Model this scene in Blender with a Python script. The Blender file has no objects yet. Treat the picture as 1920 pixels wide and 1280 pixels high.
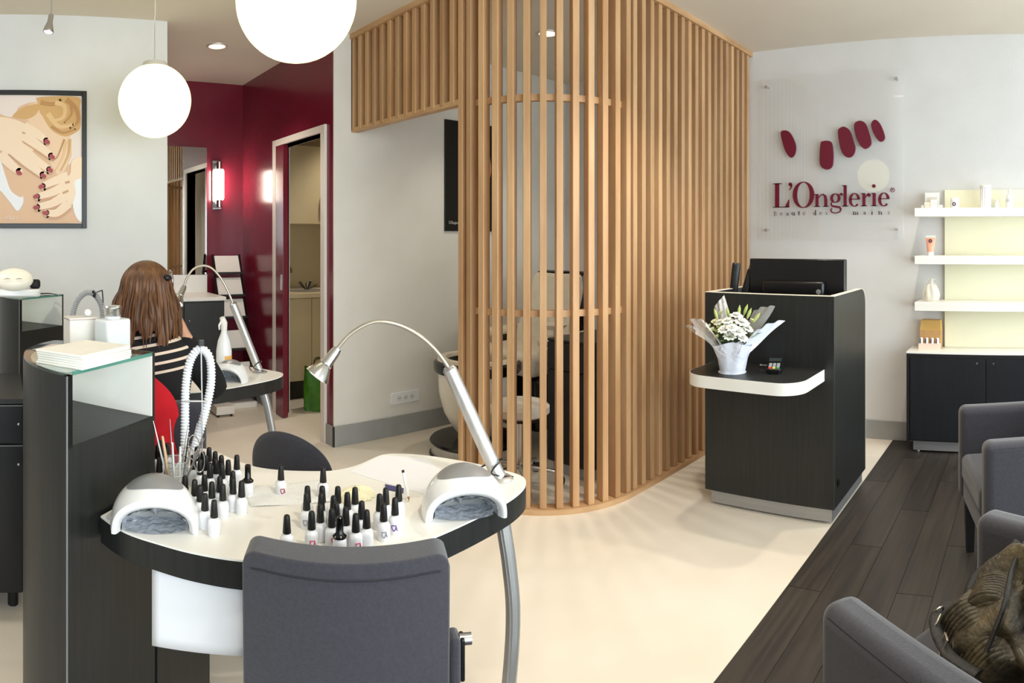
import bpy, bmesh, math, random
from math import sin, cos, tan, pi, radians, hypot, atan2, sqrt
from mathutils import Matrix, Vector
random.seed(7)
S = bpy.context.scene
C = S.collection

# ------------------------------------------------------------------ camera
# The photograph is a cylindrical phone panorama: a cylindrical panoramic camera, eye 1.4 m above the floor.
FPX, YH, EYE, YAW, H = 1230.0, 448.0, 1.4, radians(45.5), 2.8
cam = bpy.data.cameras.new('camera')
cam.type = 'PANO'
cam.panorama_type = 'CENTRAL_CYLINDRICAL'
cam.central_cylindrical_range_u_min = -960 / FPX
cam.central_cylindrical_range_u_max = 960 / FPX
cam.central_cylindrical_range_v_min = -(1280 - YH) / FPX
cam.central_cylindrical_range_v_max = YH / FPX
cam.central_cylindrical_radius = 1.0
cam_o = bpy.data.objects.new('camera', cam)
cam_o.location = (0, 0, EYE)
cam_o.rotation_euler = (pi / 2, 0, YAW - pi / 2)
C.objects.link(cam_o)
S.camera = cam_o

# ------------------------------------------------------------------ view, world, daylight through the shop window
vs = S.view_settings
vs.view_transform = 'Standard'; vs.look = 'None'; vs.gamma = 1.0; vs.use_curve_mapping = False
vs.exposure = 0.55
w = bpy.data.worlds.new('world'); S.world = w; w.use_nodes = True
bgn = w.node_tree.nodes['Background']
bgn.inputs[0].default_value = (0.80, 0.90, 1.0, 1); bgn.inputs[1].default_value = 1.2
def area(name, loc, rot, sx, sy, power, col):
    l = bpy.data.lights.new(name, 'AREA'); l.shape = 'RECTANGLE'; l.size = sx; l.size_y = sy
    l.energy = power; l.color = col
    o = bpy.data.objects.new(name, l); o.location = loc; o.rotation_euler = rot; C.objects.link(o); return o
area('window_daylight', (1.3, -1.95, 1.45), (radians(90), 0, 0), 5.2, 2.3, 150, (0.93, 0.97, 1.0))

# ------------------------------------------------------------------ pixel -> room helpers (a pixel is a direction; distance from what it touches)
def az(px): return YAW - (px - 960) / FPX
def G(px, py, z=0.0):
    r = FPX * (z - EYE) / (YH - py); a = az(px)
    return (r * cos(a), r * sin(a))
def R(px, r): return (r * cos(az(px)), r * sin(az(px)))
def ZR(py, r): return EYE + (YH - py) * r / FPX
def PX(px, py, r): x, y = R(px, r); return (x, y, ZR(py, r))
def onX(px, py, X):
    y = X * tan(az(px)); return (X, y, ZR(py, hypot(X, y)))
def onY(px, py, Y):
    x = Y / tan(az(px)); return (x, Y, ZR(py, hypot(x, Y)))

# ------------------------------------------------------------------ materials (all procedural)
def lin(c):
    out = []
    for v in c:
        v /= 255.0
        out.append(v / 12.92 if v <= 0.04045 else ((v + 0.055) / 1.055) ** 2.4)
    return tuple(out)
MATS = {}
def mat(name, rgb, rough=0.5, metal=0.0, rgb2=None, nscale=(8, 8, 8), detail=3, bump=0.0, bscale=None, coat=0.0,
        trans=0.0, ior=1.45, alpha=1.0, emis=None, estr=0.0, sheen=0.0, spec=0.5, rnd=0.0, sss=0.0):
    if name in MATS: return MATS[name]
    m = bpy.data.materials.new(name); m.use_nodes = True
    nt = m.node_tree; N = nt.nodes; L = nt.links
    b = N['Principled BSDF']
    c = lin(rgb)
    b.inputs['Base Color'].default_value = (*c, 1)
    b.inputs['Roughness'].default_value = rough
    b.inputs['Metallic'].default_value = metal
    b.inputs['Coat Weight'].default_value = coat
    b.inputs['Coat Roughness'].default_value = 0.15
    b.inputs['Transmission Weight'].default_value = trans
    b.inputs['IOR'].default_value = ior
    b.inputs['Alpha'].default_value = alpha
    b.inputs['Sheen Weight'].default_value = sheen
    b.inputs['Specular IOR Level'].default_value = spec
    if sss:
        b.inputs['Subsurface Weight'].default_value = sss
        b.inputs['Subsurface Radius'].default_value = (0.02, 0.008, 0.004)
    if emis is not None:
        b.inputs['Emission Color'].default_value = (*lin(emis), 1)
        b.inputs['Emission Strength'].default_value = estr
    tc = mp = None
    if rgb2 is not None or bump:
        tc = N.new('ShaderNodeTexCoord'); mp = N.new('ShaderNodeMapping')
        L.new(tc.outputs['Object'], mp.inputs['Vector'])
        mp.inputs['Scale'].default_value = nscale
    if rgb2 is not None:
        nz = N.new('ShaderNodeTexNoise'); nz.inputs['Scale'].default_value = 1.0; nz.inputs['Detail'].default_value = detail
        L.new(mp.outputs['Vector'], nz.inputs['Vector'])
        cr = N.new('ShaderNodeValToRGB')
        cr.color_ramp.elements[0].position = 0.32; cr.color_ramp.elements[1].position = 0.68
        cr.color_ramp.elements[0].color = (*c, 1); cr.color_ramp.elements[1].color = (*lin(rgb2), 1)
        L.new(nz.outputs['Fac'], cr.inputs['Fac'])
        last = cr.outputs['Color']
        if rnd:
            oi = N.new('ShaderNodeObjectInfo'); mr = N.new('ShaderNodeMapRange')
            mr.inputs['To Min'].default_value = 1 - rnd; mr.inputs['To Max'].default_value = 1 + rnd
            L.new(oi.outputs['Random'], mr.inputs['Value'])
            hs = N.new('ShaderNodeHueSaturation'); L.new(mr.outputs['Result'], hs.inputs['Value'])
            L.new(last, hs.inputs['Color']); last = hs.outputs['Color']
            ad = N.new('ShaderNodeVectorMath'); ad.operation = 'SCALE'; ad.inputs['Scale'].default_value = 9.0
            cb = N.new('ShaderNodeCombineXYZ'); L.new(oi.outputs['Random'], cb.inputs[0]); L.new(oi.outputs['Random'], cb.inputs[2])
            L.new(cb.outputs[0], ad.inputs[0]); L.new(ad.outputs[0], mp.inputs['Location'])
        L.new(last, b.inputs['Base Color'])
    if bump:
        nb = N.new('ShaderNodeTexNoise'); nb.inputs['Detail'].default_value = 2
        if bscale:
            mp2 = N.new('ShaderNodeMapping'); mp2.inputs['Scale'].default_value = bscale
            L.new(tc.outputs['Object'], mp2.inputs['Vector']); L.new(mp2.outputs['Vector'], nb.inputs['Vector'])
        else: L.new(mp.outputs['Vector'], nb.inputs['Vector'])
        nb.inputs['Scale'].default_value = 1.0
        bp = N.new('ShaderNodeBump'); bp.inputs['Strength'].default_value = bump; bp.inputs['Distance'].default_value = 0.01
        L.new(nb.outputs['Fac'], bp.inputs['Height']); L.new(bp.outputs['Normal'], b.inputs['Normal'])
    MATS[name] = m
    return m

WALL = mat('wall paint white', (226, 225, 224), 0.75, rgb2=(220, 219, 217), nscale=(3, 3, 3), bump=0.05, bscale=(90, 90, 90))
WALLW = mat('wall paint warm white', (232, 229, 221), 0.75, rgb2=(226, 222, 213), nscale=(3, 3, 3), bump=0.05, bscale=(90, 90, 90))
CEIL = mat('ceiling paint', (226, 216, 200), 0.85, rgb2=(222, 211, 195), nscale=(2, 2, 2))
RED = mat('burgundy satin paint', (120, 30, 50), 0.22, rgb2=(112, 27, 46), nscale=(3, 3, 3), bump=0.04, bscale=(60, 60, 60), coat=0.3)
FLOORL = mat('cream vinyl floor', (236, 227, 213), 0.38, rgb2=(230, 219, 203), nscale=(2.5, 2.5, 2.5), detail=5)
PLANK = mat('dark oak vinyl', (64, 57, 51), 0.42, rgb2=(46, 42, 39), nscale=(2.2, 40, 20), detail=6, bump=0.08, rnd=0.22)
SKIRT = mat('grey baseboard', (160, 160, 158), 0.45, rgb2=(154, 154, 152))
LAM = mat('black grained laminate', (29, 30, 29), 0.42, rgb2=(38, 39, 38), nscale=(70, 70, 3), detail=5, bump=0.04)
LAMD = mat('black matt laminate', (22, 22, 24), 0.5, rgb2=(28, 28, 30), nscale=(60, 60, 3))
WHITE = mat('white laminate', (243, 241, 235), 0.35, rgb2=(239, 236, 229), nscale=(4, 4, 4))
WPLAST = mat('glossy white plastic', (240, 240, 240), 0.22, coat=0.4)
CREAM = mat('cream edge', (236, 229, 212), 0.4)
OAK = mat('beech slat wood', (203, 163, 120), 0.5, rgb2=(176, 133, 92), nscale=(16, 16, 1.6), detail=6, bump=0.06, rnd=0.16)
OAKR = mat('beech rail wood', (207, 168, 125), 0.5, rgb2=(184, 142, 100), nscale=(4, 4, 16), detail=6, bump=0.05)
CHROME = mat('brushed chrome', (200, 200, 202), 0.22, 1.0)
STEEL = mat('satin steel', (205, 204, 202), 0.42, .85, rgb2=(192, 191, 190), nscale=(60, 60, 2))
ALU = mat('aluminium plinth', (176, 176, 178), 0.4, 0.7, rgb2=(168, 168, 170), nscale=(2, 2, 60))
FAB = mat('charcoal wool fabric', (56, 54, 62), 0.9, rgb2=(46, 45, 53), nscale=(160, 160, 160), bump=0.25, bscale=(500, 500, 500), sheen=0.35)
BLACKP = mat('black plastic', (16, 16, 17), 0.3)
BLACKM = mat('black rubber', (20, 20, 21), 0.6)
GREYP = mat('silver grey plastic', (150, 150, 152), 0.35, 0.3)
GLASS = mat('clear glass', (225, 245, 238), 0.02, trans=1.0, ior=1.45)
GLASSE = mat('green glass edge', (120, 185, 170), 0.1, trans=0.6)
PAPER = mat('white paper', (240, 240, 244), 0.8, rgb2=(235, 236, 240), nscale=(3, 3, 3))
BURG = mat('burgundy sign acrylic', (112, 22, 48), 0.35)
SKIN = mat('skin', (222, 170, 140), 0.5, rgb2=(214, 158, 128), nscale=(20, 20, 20), sss=0.1)
FOIL = mat('crumpled foil', (228, 231, 236), 0.28, .35, rgb2=(186, 190, 198), nscale=(60, 60, 60), bump=1.0, bscale=(45, 45, 45))
CREAML = mat('cream leather', (226, 216, 198), 0.45, rgb2=(218, 207, 188), nscale=(12, 12, 12), bump=0.05, bscale=(200, 200, 200))

def thin(name, tint=(238, 246, 243), milky=0.0, spec=1.0):
    "thin sheet: mostly see-through, Fresnel mirror reflection, optional milkiness"
    if name in MATS: return MATS[name]
    m = bpy.data.materials.new(name); m.use_nodes = True; nt = m.node_tree; N = nt.nodes; L = nt.links; N.clear()
    out = N.new('ShaderNodeOutputMaterial'); tr = N.new('ShaderNodeBsdfTransparent'); gl = N.new('ShaderNodeBsdfGlossy'); df = N.new('ShaderNodeBsdfDiffuse')
    tr.inputs[0].default_value = (*lin(tint), 1); gl.inputs['Roughness'].default_value = .02; gl.inputs['Color'].default_value = (spec, spec, spec, 1)
    df.inputs[0].default_value = (*lin(tint), 1)
    lw = N.new('ShaderNodeLayerWeight'); lw.inputs[0].default_value = .5
    pw = N.new('ShaderNodeMath'); pw.operation = 'POWER'; pw.inputs[1].default_value = 4.0; L.new(lw.outputs['Facing'], pw.inputs[0])
    fr = N.new('ShaderNodeMath'); fr.operation = 'MULTIPLY_ADD'; fr.inputs[1].default_value = .9; fr.inputs[2].default_value = .04; L.new(pw.outputs[0], fr.inputs[0])
    m1 = N.new('ShaderNodeMixShader'); m1.inputs[0].default_value = milky; L.new(tr.outputs[0], m1.inputs[1]); L.new(df.outputs[0], m1.inputs[2])
    m2 = N.new('ShaderNodeMixShader'); L.new(fr.outputs[0], m2.inputs[0]); L.new(m1.outputs[0], m2.inputs[1]); L.new(gl.outputs[0], m2.inputs[2])
    L.new(m2.outputs[0], out.inputs[0]); MATS[name] = m; return m
TOPGL = thin('green tinted shelf glass', (243, 252, 249)); FRGL = thin('display pane', (252, 254, 253))

# ------------------------------------------------------------------ mesh builder
class MB:
    def __init__(s): s.v = []; s.f = []
    def add(s, vs_, fs, M=None):
        o = len(s.v)
        if M is not None: vs_ = [tuple(M @ Vector(p)) for p in vs_]
        s.v += [tuple(p) for p in vs_]; s.f += [tuple(i + o for i in q) for q in fs]; return s
    def box(s, x0, x1, y0, y1, z0, z1, M=None):
        v = [(x0, y0, z0), (x1, y0, z0), (x1, y1, z0), (x0, y1, z0), (x0, y0, z1), (x1, y0, z1), (x1, y1, z1), (x0, y1, z1)]
        return s.add(v, [(3, 2, 1, 0), (4, 5, 6, 7), (0, 1, 5, 4), (1, 2, 6, 5), (2, 3, 7, 6), (3, 0, 4, 7)], M)
    def prism(s, poly, z0, z1, M=None):
        n = len(poly)
        v = [(p[0], p[1], z0) for p in poly] + [(p[0], p[1], z1) for p in poly]
        f = [tuple(range(n - 1, -1, -1)), tuple(range(n, 2 * n))] + [(i, (i + 1) % n, n + (i + 1) % n, n + i) for i in range(n)]
        return s.add(v, f, M)
    def lathe(s, prof, n=24, M=None):
        v = []; f = []
        for (r, z) in prof:
            for i in range(n):
                a = 2 * pi * i / n; v.append((r * cos(a), r * sin(a), z))
        for j in range(len(prof) - 1):
            for i in range(n):
                k = (i + 1) % n; f.append((j * n + i, j * n + k, (j + 1) * n + k, (j + 1) * n + i))
        ring_ = prof[0] == prof[-1]
        if prof[0][0] > 1e-6 and not ring_: f.append(tuple(range(n - 1, -1, -1)))
        if prof[-1][0] > 1e-6 and not ring_: f.append(tuple((len(prof) - 1) * n + i for i in range(n)))
        return s.add(v, f, M)
    def tube(s, path, r, n=12, closed=False, flat=1.0):
        P = [Vector(p) for p in path]; m = len(P)
        rr = r if isinstance(r, (list, tuple)) else [r] * m
        v = []; f = []; up = None
        for i in range(m):
            if closed: t = (P[(i + 1) % m] - P[i - 1])
            else: t = (P[min(i + 1, m - 1)] - P[max(i - 1, 0)])
            t.normalize()
            if up is None:
                up = Vector((0, 0, 1)) if abs(t.z) < 0.9 else Vector((1, 0, 0))
            a = t.cross(up)
            if a.length < 1e-4: a = t.orthogonal()
            a.normalize(); b_ = a.cross(t); b_.normalize(); up = b_
            for k in range(n):
                q = 2 * pi * k / n
                v.append(tuple(P[i] + a * (rr[i] * cos(q)) + b_ * (rr[i] * flat * sin(q))))
        for i in range(m if closed else m - 1):
            i2 = (i + 1) % m
            for k in range(n):
                k2 = (k + 1) % n; f.append((i * n + k, i * n + k2, i2 * n + k2, i2 * n + k))
        if not closed: f.append(tuple(range(n - 1, -1, -1))); f.append(tuple((m - 1) * n + k for k in range(n)))
        return s.add(v, f)
    def cyl(s, p0, p1, r0, r1=None, n=16): return s.tube([p0, p1], [r0, r0 if r1 is None else r1], n)
    def ball(s, c, rad, nu=20, nv=12, M=None):
        if not isinstance(rad, (tuple, list)): rad = (rad,) * 3
        v = [(c[0], c[1], c[2] - rad[2])]; f = []
        for j in range(1, nv):
            t = -pi / 2 + pi * j / nv
            for i in range(nu):
                a = 2 * pi * i / nu; v.append((c[0] + rad[0] * cos(t) * cos(a), c[1] + rad[1] * cos(t) * sin(a), c[2] + rad[2] * sin(t)))
        v.append((c[0], c[1], c[2] + rad[2])); e_ = len(v) - 1
        for i in range(nu):
            k = (i + 1) % nu
            f.append((0, 1 + k, 1 + i)); f.append((e_, e_ - nu + i, e_ - nu + k))
        for j in range(nv - 2):
            for i in range(nu):
                k = (i + 1) % nu; o = 1 + j * nu
                f.append((o + i, o + k, o + nu + k, o + nu + i))
        return s.add(v, f, M)
    def grid(s, fn, nu, nv, cu=False, cv=False, M=None):
        v = []; f = []
        for j in range(nv):
            for i in range(nu):
                v.append(fn(i / (nu if cu else nu - 1), j / (nv if cv else nv - 1)))
        for j in range(nv if cv else nv - 1):
            for i in range(nu if cu else nu - 1):
                i2 = (i + 1) % nu; j2 = (j + 1) % nv
                f.append((j * nu + i, j * nu + i2, j2 * nu + i2, j2 * nu + i))
        return s.add(v, f, M)
    def build(s, name, m, parent=None, smooth=True, bevel=0.0, seg=2, sub=0, solid=0.0, W=False, ang=38):
        vv = s.v
        if W and parent is not None:
            I = root_matrix(parent).inverted(); vv = [tuple(I @ Vector(p)) for p in vv]
        me = bpy.data.meshes.new(name); me.from_pydata(vv, [], s.f)
        bm = bmesh.new(); bm.from_mesh(me); bmesh.ops.recalc_face_normals(bm, faces=bm.faces); bm.to_mesh(me); bm.free()
        if smooth:
            me.shade_smooth()
            if not sub: me.set_sharp_from_angle(angle=radians(ang))
        me.materials.append(m)
        o = bpy.data.objects.new(name, me); C.objects.link(o)
        if parent is not None: o.parent = parent
        if solid:
            q = o.modifiers.new('thickness', 'SOLIDIFY'); q.thickness = solid; q.offset = 0
        if bevel:
            q = o.modifiers.new('bevel', 'BEVEL'); q.width = bevel; q.segments = seg; q.limit_method = 'ANGLE'; q.angle_limit = radians(40)
        if sub:
            q = o.modifiers.new('subdivision', 'SUBSURF'); q.levels = sub; q.render_levels = sub
        return o
RM = {}
def root_matrix(o):
    while o.parent is not None: o = o.parent
    return RM.get(o.name, Matrix.Identity(4))
def thing(name, label, cat, loc=(0, 0, 0), rz=0.0, group=None, kind=None):
    o = bpy.data.objects.new(name, None); C.objects.link(o); o.empty_display_size = 0.05
    o.location = loc; o.rotation_euler = (0, 0, rz)
    RM[o.name] = Matrix.Translation(Vector(loc)) @ Matrix.Rotation(rz, 4, 'Z')
    return tag(o, label, cat, group, kind)
def tag(o, label=None, cat=None, group=None, kind=None):
    if label: o['label'] = label
    if cat: o['category'] = cat
    if group: o['group'] = group
    if kind: o['kind'] = kind
    return o
def struct(o): o['kind'] = 'structure'; return o
def inst(name, me, parent, loc, rz=0.0, scale=(1, 1, 1)):
    o = bpy.data.objects.new(name, me); C.objects.link(o); o.parent = parent; o.location = loc; o.rotation_euler = (0, 0, rz); o.scale = scale
    return o
def copy_tree(o, parent=None):
    c = o.copy(); C.objects.link(c); c.parent = parent
    for ch in list(o.children): copy_tree(ch, c)
    return c
def T(x, y, z, rz=0.0, rx=0.0, ry=0.0):
    return Matrix.Translation((x, y, z)) @ Matrix.Rotation(rz, 4, 'Z') @ Matrix.Rotation(ry, 4, 'Y') @ Matrix.Rotation(rx, 4, 'X')
def catmull(P, n=6, closed=False):
    P = [Vector(p) for p in P]; m = len(P); out = []
    rng = range(m if closed else m - 1)
    for i in rng:
        g = (lambda k: P[k % m]) if closed else (lambda k: P[max(0, min(m - 1, k))])
        a, b, c, d = g(i - 1), g(i), g(i + 1), g(i + 2)
        for k in range(n):
            t = k / n
            out.append(0.5 * ((2 * b) + (c - a) * t + (2 * a - 5 * b + 4 * c - d) * t * t + (3 * b - a - 3 * c + d) * t ** 3))
    if not closed: out.append(P[-1])
    return [tuple(p) for p in out]
def rbox(mb, x0, x1, y0, y1, z0, z1, r=0.02, n=4, M=None):
    "box with rounded vertical corners"
    poly = []
    for cx, cy, a0 in ((x1 - r, y1 - r, 0), (x0 + r, y1 - r, pi / 2), (x0 + r, y0 + r, pi), (x1 - r, y0 + r, 1.5 * pi)):
        for k in range(n + 1):
            a = a0 + pi / 2 * k / n; poly.append((cx + r * cos(a), cy + r * sin(a)))
    return mb.prism(poly, z0, z1, M)

# =================================================================== THE SETTING
XL, XR, YF, YB = -2.6, 4.48, -1.9, 5.58
struct(MB().box(XL, 4.6, 0.97, 5.9, -0.05, 0.0).build('floor', FLOORL, smooth=False))
fe = struct(MB().box(XL, 4.6, YF - 0.1, 0.97, -0.05, -0.004).build('floor_entrance', mat('dark floor joint', (24, 21, 19), 0.6), smooth=False))
# dark planks, border row first, each board its own piece
PW, PLN = 0.145, 1.22
plank_me = MB().box(0.0015, PLN - 0.0015, -PW + 0.001, -0.001, -0.004, 0.0).build('plank', PLANK, fe, smooth=False)
pm = plank_me.data
row = 0; y = 0.97
first = True
while y > YF + 0.02:
    x = 1.85 - 3 * PLN + (row * 0.43) % PLN - 0.6
    while x < XR:
        a, b_ = max(x, XL), min(x + PLN, XR + 0.1)
        if b_ - a > 0.05 and b_ > -0.6:
            if first: plank_me.location = (a, y, 0); plank_me.scale = ((b_ - a) / PLN, 1, 1); first = False
            else: inst('plank', pm, fe, (a, y, 0), 0, ((b_ - a) / PLN, 1, 1))
        x += PLN
    y -= PW; row += 1
struct(MB().box(XL - .1, 4.7, YF - 0.1, 6.0, H, H + 0.08).build('ceiling', CEIL, smooth=False))
struct(MB().box(XL, 1.05, 4.09, 4.19, 0, H).build('wall_left', WALL, smooth=False))
struct(MB().box(0.35, 2.24, YB, YB + 0.1, 0, H).build('wall_back', RED, smooth=False))
struct(MB().box(0.25, 0.35, 4.19, YB + .1, 0, H).build('wall_alcove', RED, smooth=False))
DY0, DY1, DZ = 4.03, 4.80, 2.14
struct(MB().box(2.14, 2.24, 3.88, DY0, 0, H).box(2.14, 2.24, DY1, YB, 0, H).box(2.14, 2.24, DY0, DY1, DZ, H).build('wall_side', RED, smooth=False))
struct(MB().prism([(2.14, 3.87), (XR, 3.87), (XR, 3.97), (2.24, 3.97), (2.24, 3.88), (2.14, 3.88)], 0, H).build('wall_booth', WALLW, smooth=False))
struct(MB().box(XR, XR + 0.1, YF, 6.0, 0, H).build('wall_right', WALL, smooth=False))
struct(MB().box(2.24, XR, 5.78, 5.88, 0, H).build('wall_kitchen', mat('kitchen wall paint', (196, 184, 150), 0.7), smooth=False))
struct(MB().box(XL - .1, XL, YF, 4.19, 0, H).build('wall_rear', WALL, smooth=False))
WX0, WX1, WZ0, WZ1 = -1.5, 4.1, 0.25, 2.6
struct(MB().box(XL, WX0, YF - .1, YF, 0, H).box(WX1, XR, YF - .1, YF, 0, H).box(WX0, WX1, YF - .1, YF, 0, WZ0).box(WX0, WX1, YF - .1, YF, WZ1, H).build('wall_front', WALL, smooth=False))
win = thing('window_1', None, None, (0, YF, 0), kind='structure')
fm = MB()
for xx in (WX0, 0.37, 2.23, WX1): fm.box(xx - .03, xx + .03, YF - .08, YF - .02, WZ0, WZ1)
fm.box(WX0, WX1, YF - .08, YF - .02, WZ0, WZ0 + .06).box(WX0, WX1, YF - .08, YF - .02, WZ1 - .06, WZ1)
fm.build('window_frame', BLACKP, win, smooth=False, W=True)
PANE = thin('window pane', (245, 250, 250))
for a, b_ in ((WX0, .37), (.37, 2.23), (2.23, WX1)):
    MB().box(a + .03, b_ - .03, YF - .055, YF - .048, WZ0 + .06, WZ1 - .06).build('pane', PANE, win, smooth=False, W=True)

# baseboards
struct(MB().box(2.128, XR, 3.856, 3.87, 0, 0.137).box(2.128, 2.14, 3.856, 3.965, 0, 0.137).build('baseboard_booth', SKIRT, smooth=False, bevel=.002))
struct(MB().box(XR - .014, XR, YF, 3.856, 0, 0.13).build('baseboard_right', SKIRT, smooth=False, bevel=.002))
struct(MB().box(XL, 1.062, 4.076, 4.09, 0, 0.137).build('baseboard_left', SKIRT, smooth=False, bevel=.002))
struct(MB().box(2.128, 2.14, 4.865, YB, 0, 0.137).build('baseboard_side', SKIRT, smooth=False, bevel=.002))

# kitchen doorway: white trim, jamb and the half-open burgundy sliding leaf
d1 = thing('door_1', None, None, (2.14, 4.4, 0), kind='structure')
TRIM = mat('white door trim', (232, 222, 214), 0.45)
MB().box(2.12, 2.25, DY1, DY1 + .062, 0, DZ + .05).build('door_jamb', TRIM, d1, smooth=False, bevel=.003, W=True)
MB().box(2.12, 2.25, DY0 - .062, DY0, 0, DZ + .05).build('door_jamb', TRIM, d1, smooth=False, bevel=.003, W=True)
MB().box(2.12, 2.25, DY0, DY1, DZ, DZ + .05).build('door_head', TRIM, d1, smooth=False, bevel=.003, W=True)
lf = MB().box(2.122, 2.165, 4.655, DY1 - .0005, 0.008, DZ - .002).build('door_leaf', RED, d1, smooth=False, bevel=.002, W=True)
MB().box(2.118, 2.1225, 4.675, 4.70, 1.0, 1.12).build('pull_plate', CHROME, lf, smooth=False, W=True)

# =================================================================== LAMPS
GLOBE = mat('lit opal glass globe', (120, 118, 110), 0.3, emis=(255, 249, 182), estr=1.35)
def globe(px, py, wpx, r, label, cordpx=None):
    x, y = R(px, r); z = ZR(py, r); rad = 0.5 * wpx * r / FPX
    t = thing('globe_pendant', label, 'lamp', (x, y, z), group='opal globe pendants')
    MB().ball((0, 0, 0), rad, 40, 28).build('globe', GLOBE, t)
    MB().lathe([(0, rad + .012), (rad * .30, rad + .012), (rad * .40, rad * .93), (rad * .44, rad * .885), (0.0, rad * .885)][::-1], 28).build('cap', mat('white lamp cap', (228, 224, 214), .4), t)
    MB().cyl((0, 0, rad), (0, 0, H - z - .02), .0016, n=6).build('wire', STEEL, t)
    pts = [(-.004, 0, rad + .01), (-.012, .004, rad + .06), (-.010, 0, rad + .16), (.002, 0, rad + .28), (0, 0, H - z - .02)]
    MB().tube(catmull(pts, 6), .003, 6).build('cord', mat('white cord', (235, 230, 218), .5), t)
    MB().lathe([(.05, H - z - .025), (.055, H - z - .02), (.055, H - z), (0, H - z)], 24).build('ceiling_rose', mat('white lamp cap', (228, 224, 214), .4), t)
    return t
globe(290, 189.5, 137, 3.59, 'opal globe pendant hanging lower left, between poster and burgundy alcove')
globe(555, 2, 227, 2.18, 'large opal globe pendant cut by the top of the picture')

# small halogen spot on a rod
x, y = R(93, 3.3)
t = thing('hanging_spot', 'small chrome halogen spot hanging from ceiling above the framed poster', 'lamp', (x, y, ZR(45, 3.3)))
z1 = ZR(27, 3.3) - ZR(45, 3.3); z0 = ZR(61, 3.3) - ZR(45, 3.3)
M_ = Matrix.Rotation(radians(10), 4, 'Y')
MB().lathe([(.0, z1), (.012, z1), (.014, z1 - .01), (.014, .01), (.024, z0 + .022), (.028, z0 + .006), (.026, z0), (.02, z0 + .004), (0, z0 + .004)], 20, M_).build('housing', CHROME, t)
MB().ball((0, 0, z0 + .003), (.021, .021, .008), 16, 8, M_).build('bulb', mat('lit halogen', (255, 245, 225), .3, emis=(255, 240, 215), estr=6), t)
MB().cyl((.01, 0, z1 - .004), (.01, 0, H - t.location.z), .0035, n=8).build('rod', STEEL, t)
def spot(loc, power, size=radians(110), blend=.6, col=(1, .9, .76), tgt=None, rad=.05):
    l = bpy.data.lights.new('spot', 'SPOT'); l.energy = power; l.spot_size = size; l.spot_blend = blend; l.color = col; l.shadow_soft_size = rad
    o = bpy.data.objects.new('spot_light', l); o.location = loc; C.objects.link(o)
    if tgt: o.rotation_euler = (Vector(tgt) - Vector(loc)).to_track_quat('-Z', 'Y').to_euler()
    return o
def downlight(x, y, label, power=40):
    t = thing('ceiling_downlight', label, 'light', (x, y, H), group='recessed downlights')
    MB().lathe([(.062, -.002), (.062, -.007), (.075, -.007), (.078, -.001), (.078, 0), (.058, 0), (.05, -.001), (.062, -.002)], 28).build('ring', mat('satin white ring', (214, 204, 192), .3, .4), t)
    MB().lathe([(.0, -.0012), (.05, -.0012), (.058, -.003), (.0601, -.003), (.0601, -.0005), (0, -.0005)], 24).build('lens', mat('lit downlight lens', (255, 240, 220), .4, emis=(255, 232, 205), estr=1.6), t)
    spot((x, y, H - .03), power)
x, y = G(407, 86, H); downlight(x, y, 'recessed chrome downlight in the ceiling of the burgundy alcove', 30)
x, y = G(1027, 62, H); downlight(x, y, 'recessed downlight inside the slatted booth', 20)
for x, y, q in ((2.6, 1.3, 'over the middle of the cream floor'), (3.3, .5, 'over the dark entrance floor beside the reception desk'), (0.9, 0.2, 'above the entrance floor by the armchairs'),
                (2.9, -.9, 'over the dark entrance floor near the window'), (-.8, 2.6, 'left of the work desks'), (3.3, 4.9, 'in the kitchen ceiling')):  # unseen downlights, added only to brighten the room
    downlight(x, y, 'added out-of-view downlight ' + q, 42 if 'kitchen' not in q else 45)

# wall sconce
sx, sy, sz = onY(411, 346, 5.50)
t = thing('wall_sconce', 'lit white tube sconce with chrome ends on the burgundy wall', 'lamp', (sx, YB, sz))
MB().box(-.045, .045, -.02, 0, -.22, .22).build('back_plate', CHROME, t, bevel=.006)
MB().lathe([(0, -.135), (.036, -.135), (.042, -.12), (.042, .12), (.036, .135), (0, .135)], 24, T(0, -.08, 0)).build('tube_shade', mat('lit tube glass', (255, 250, 245), .3, emis=(255, 232, 214), estr=20.0), t)
for s_ in (1, -1):
    MB().lathe([(0, .135 * s_), (.026, .135 * s_), (.026, .2 * s_), (0, .205 * s_)], 18, T(0, -.08, 0)).build('chrome_end', CHROME, t)
    MB().box(-.012, .012, -.08, -.02, .16 * s_ - .01, .16 * s_ + .01).build('bracket', CHROME, t)

# =================================================================== SLATTED PARTITION
HX, PY, CX, CY, RAD = 2.275, 2.05, 2.925, 2.70, 0.65
SW, SD, PITCH = 0.036, 0.06, 0.0875
part = thing('slat_partition', 'curved partition of vertical beech slats enclosing the pedicure booth', 'partition', (CX, CY, 0))
def outline(off, y_end=3.87, a_only=False, y0=2.70):
    "plan line of the partition, off = distance behind the outer face"
    P = []
    if not a_only: P.append((HX + off, y_end))
    for k in range(0, 25):
        a = pi + (pi / 2) * k / 24
        P.append((CX + (RAD - off) * cos(a), CY + (RAD - off) * sin(a)))
    P.append((XR, PY + off) if not a_only else (CX + .03, PY + off))
    return P
def ribbon(o0, o1, z0, z1, **kw):
    A = outline(o0, **kw); B = outline(o1, **kw)
    return MB().prism(A + B[::-1], z0, z1)
zs0, zs1, zh = 0.028, H - 0.035, 2.13
ribbon(-.012, SD + .012, zs1, H).build('top_rail', OAKR, part, smooth=False, W=True)
ribbon(-.012, SD + .012, 0, zs0, y_end=2.735).build('base_rail', OAKR, part, smooth=False, W=True)
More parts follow.
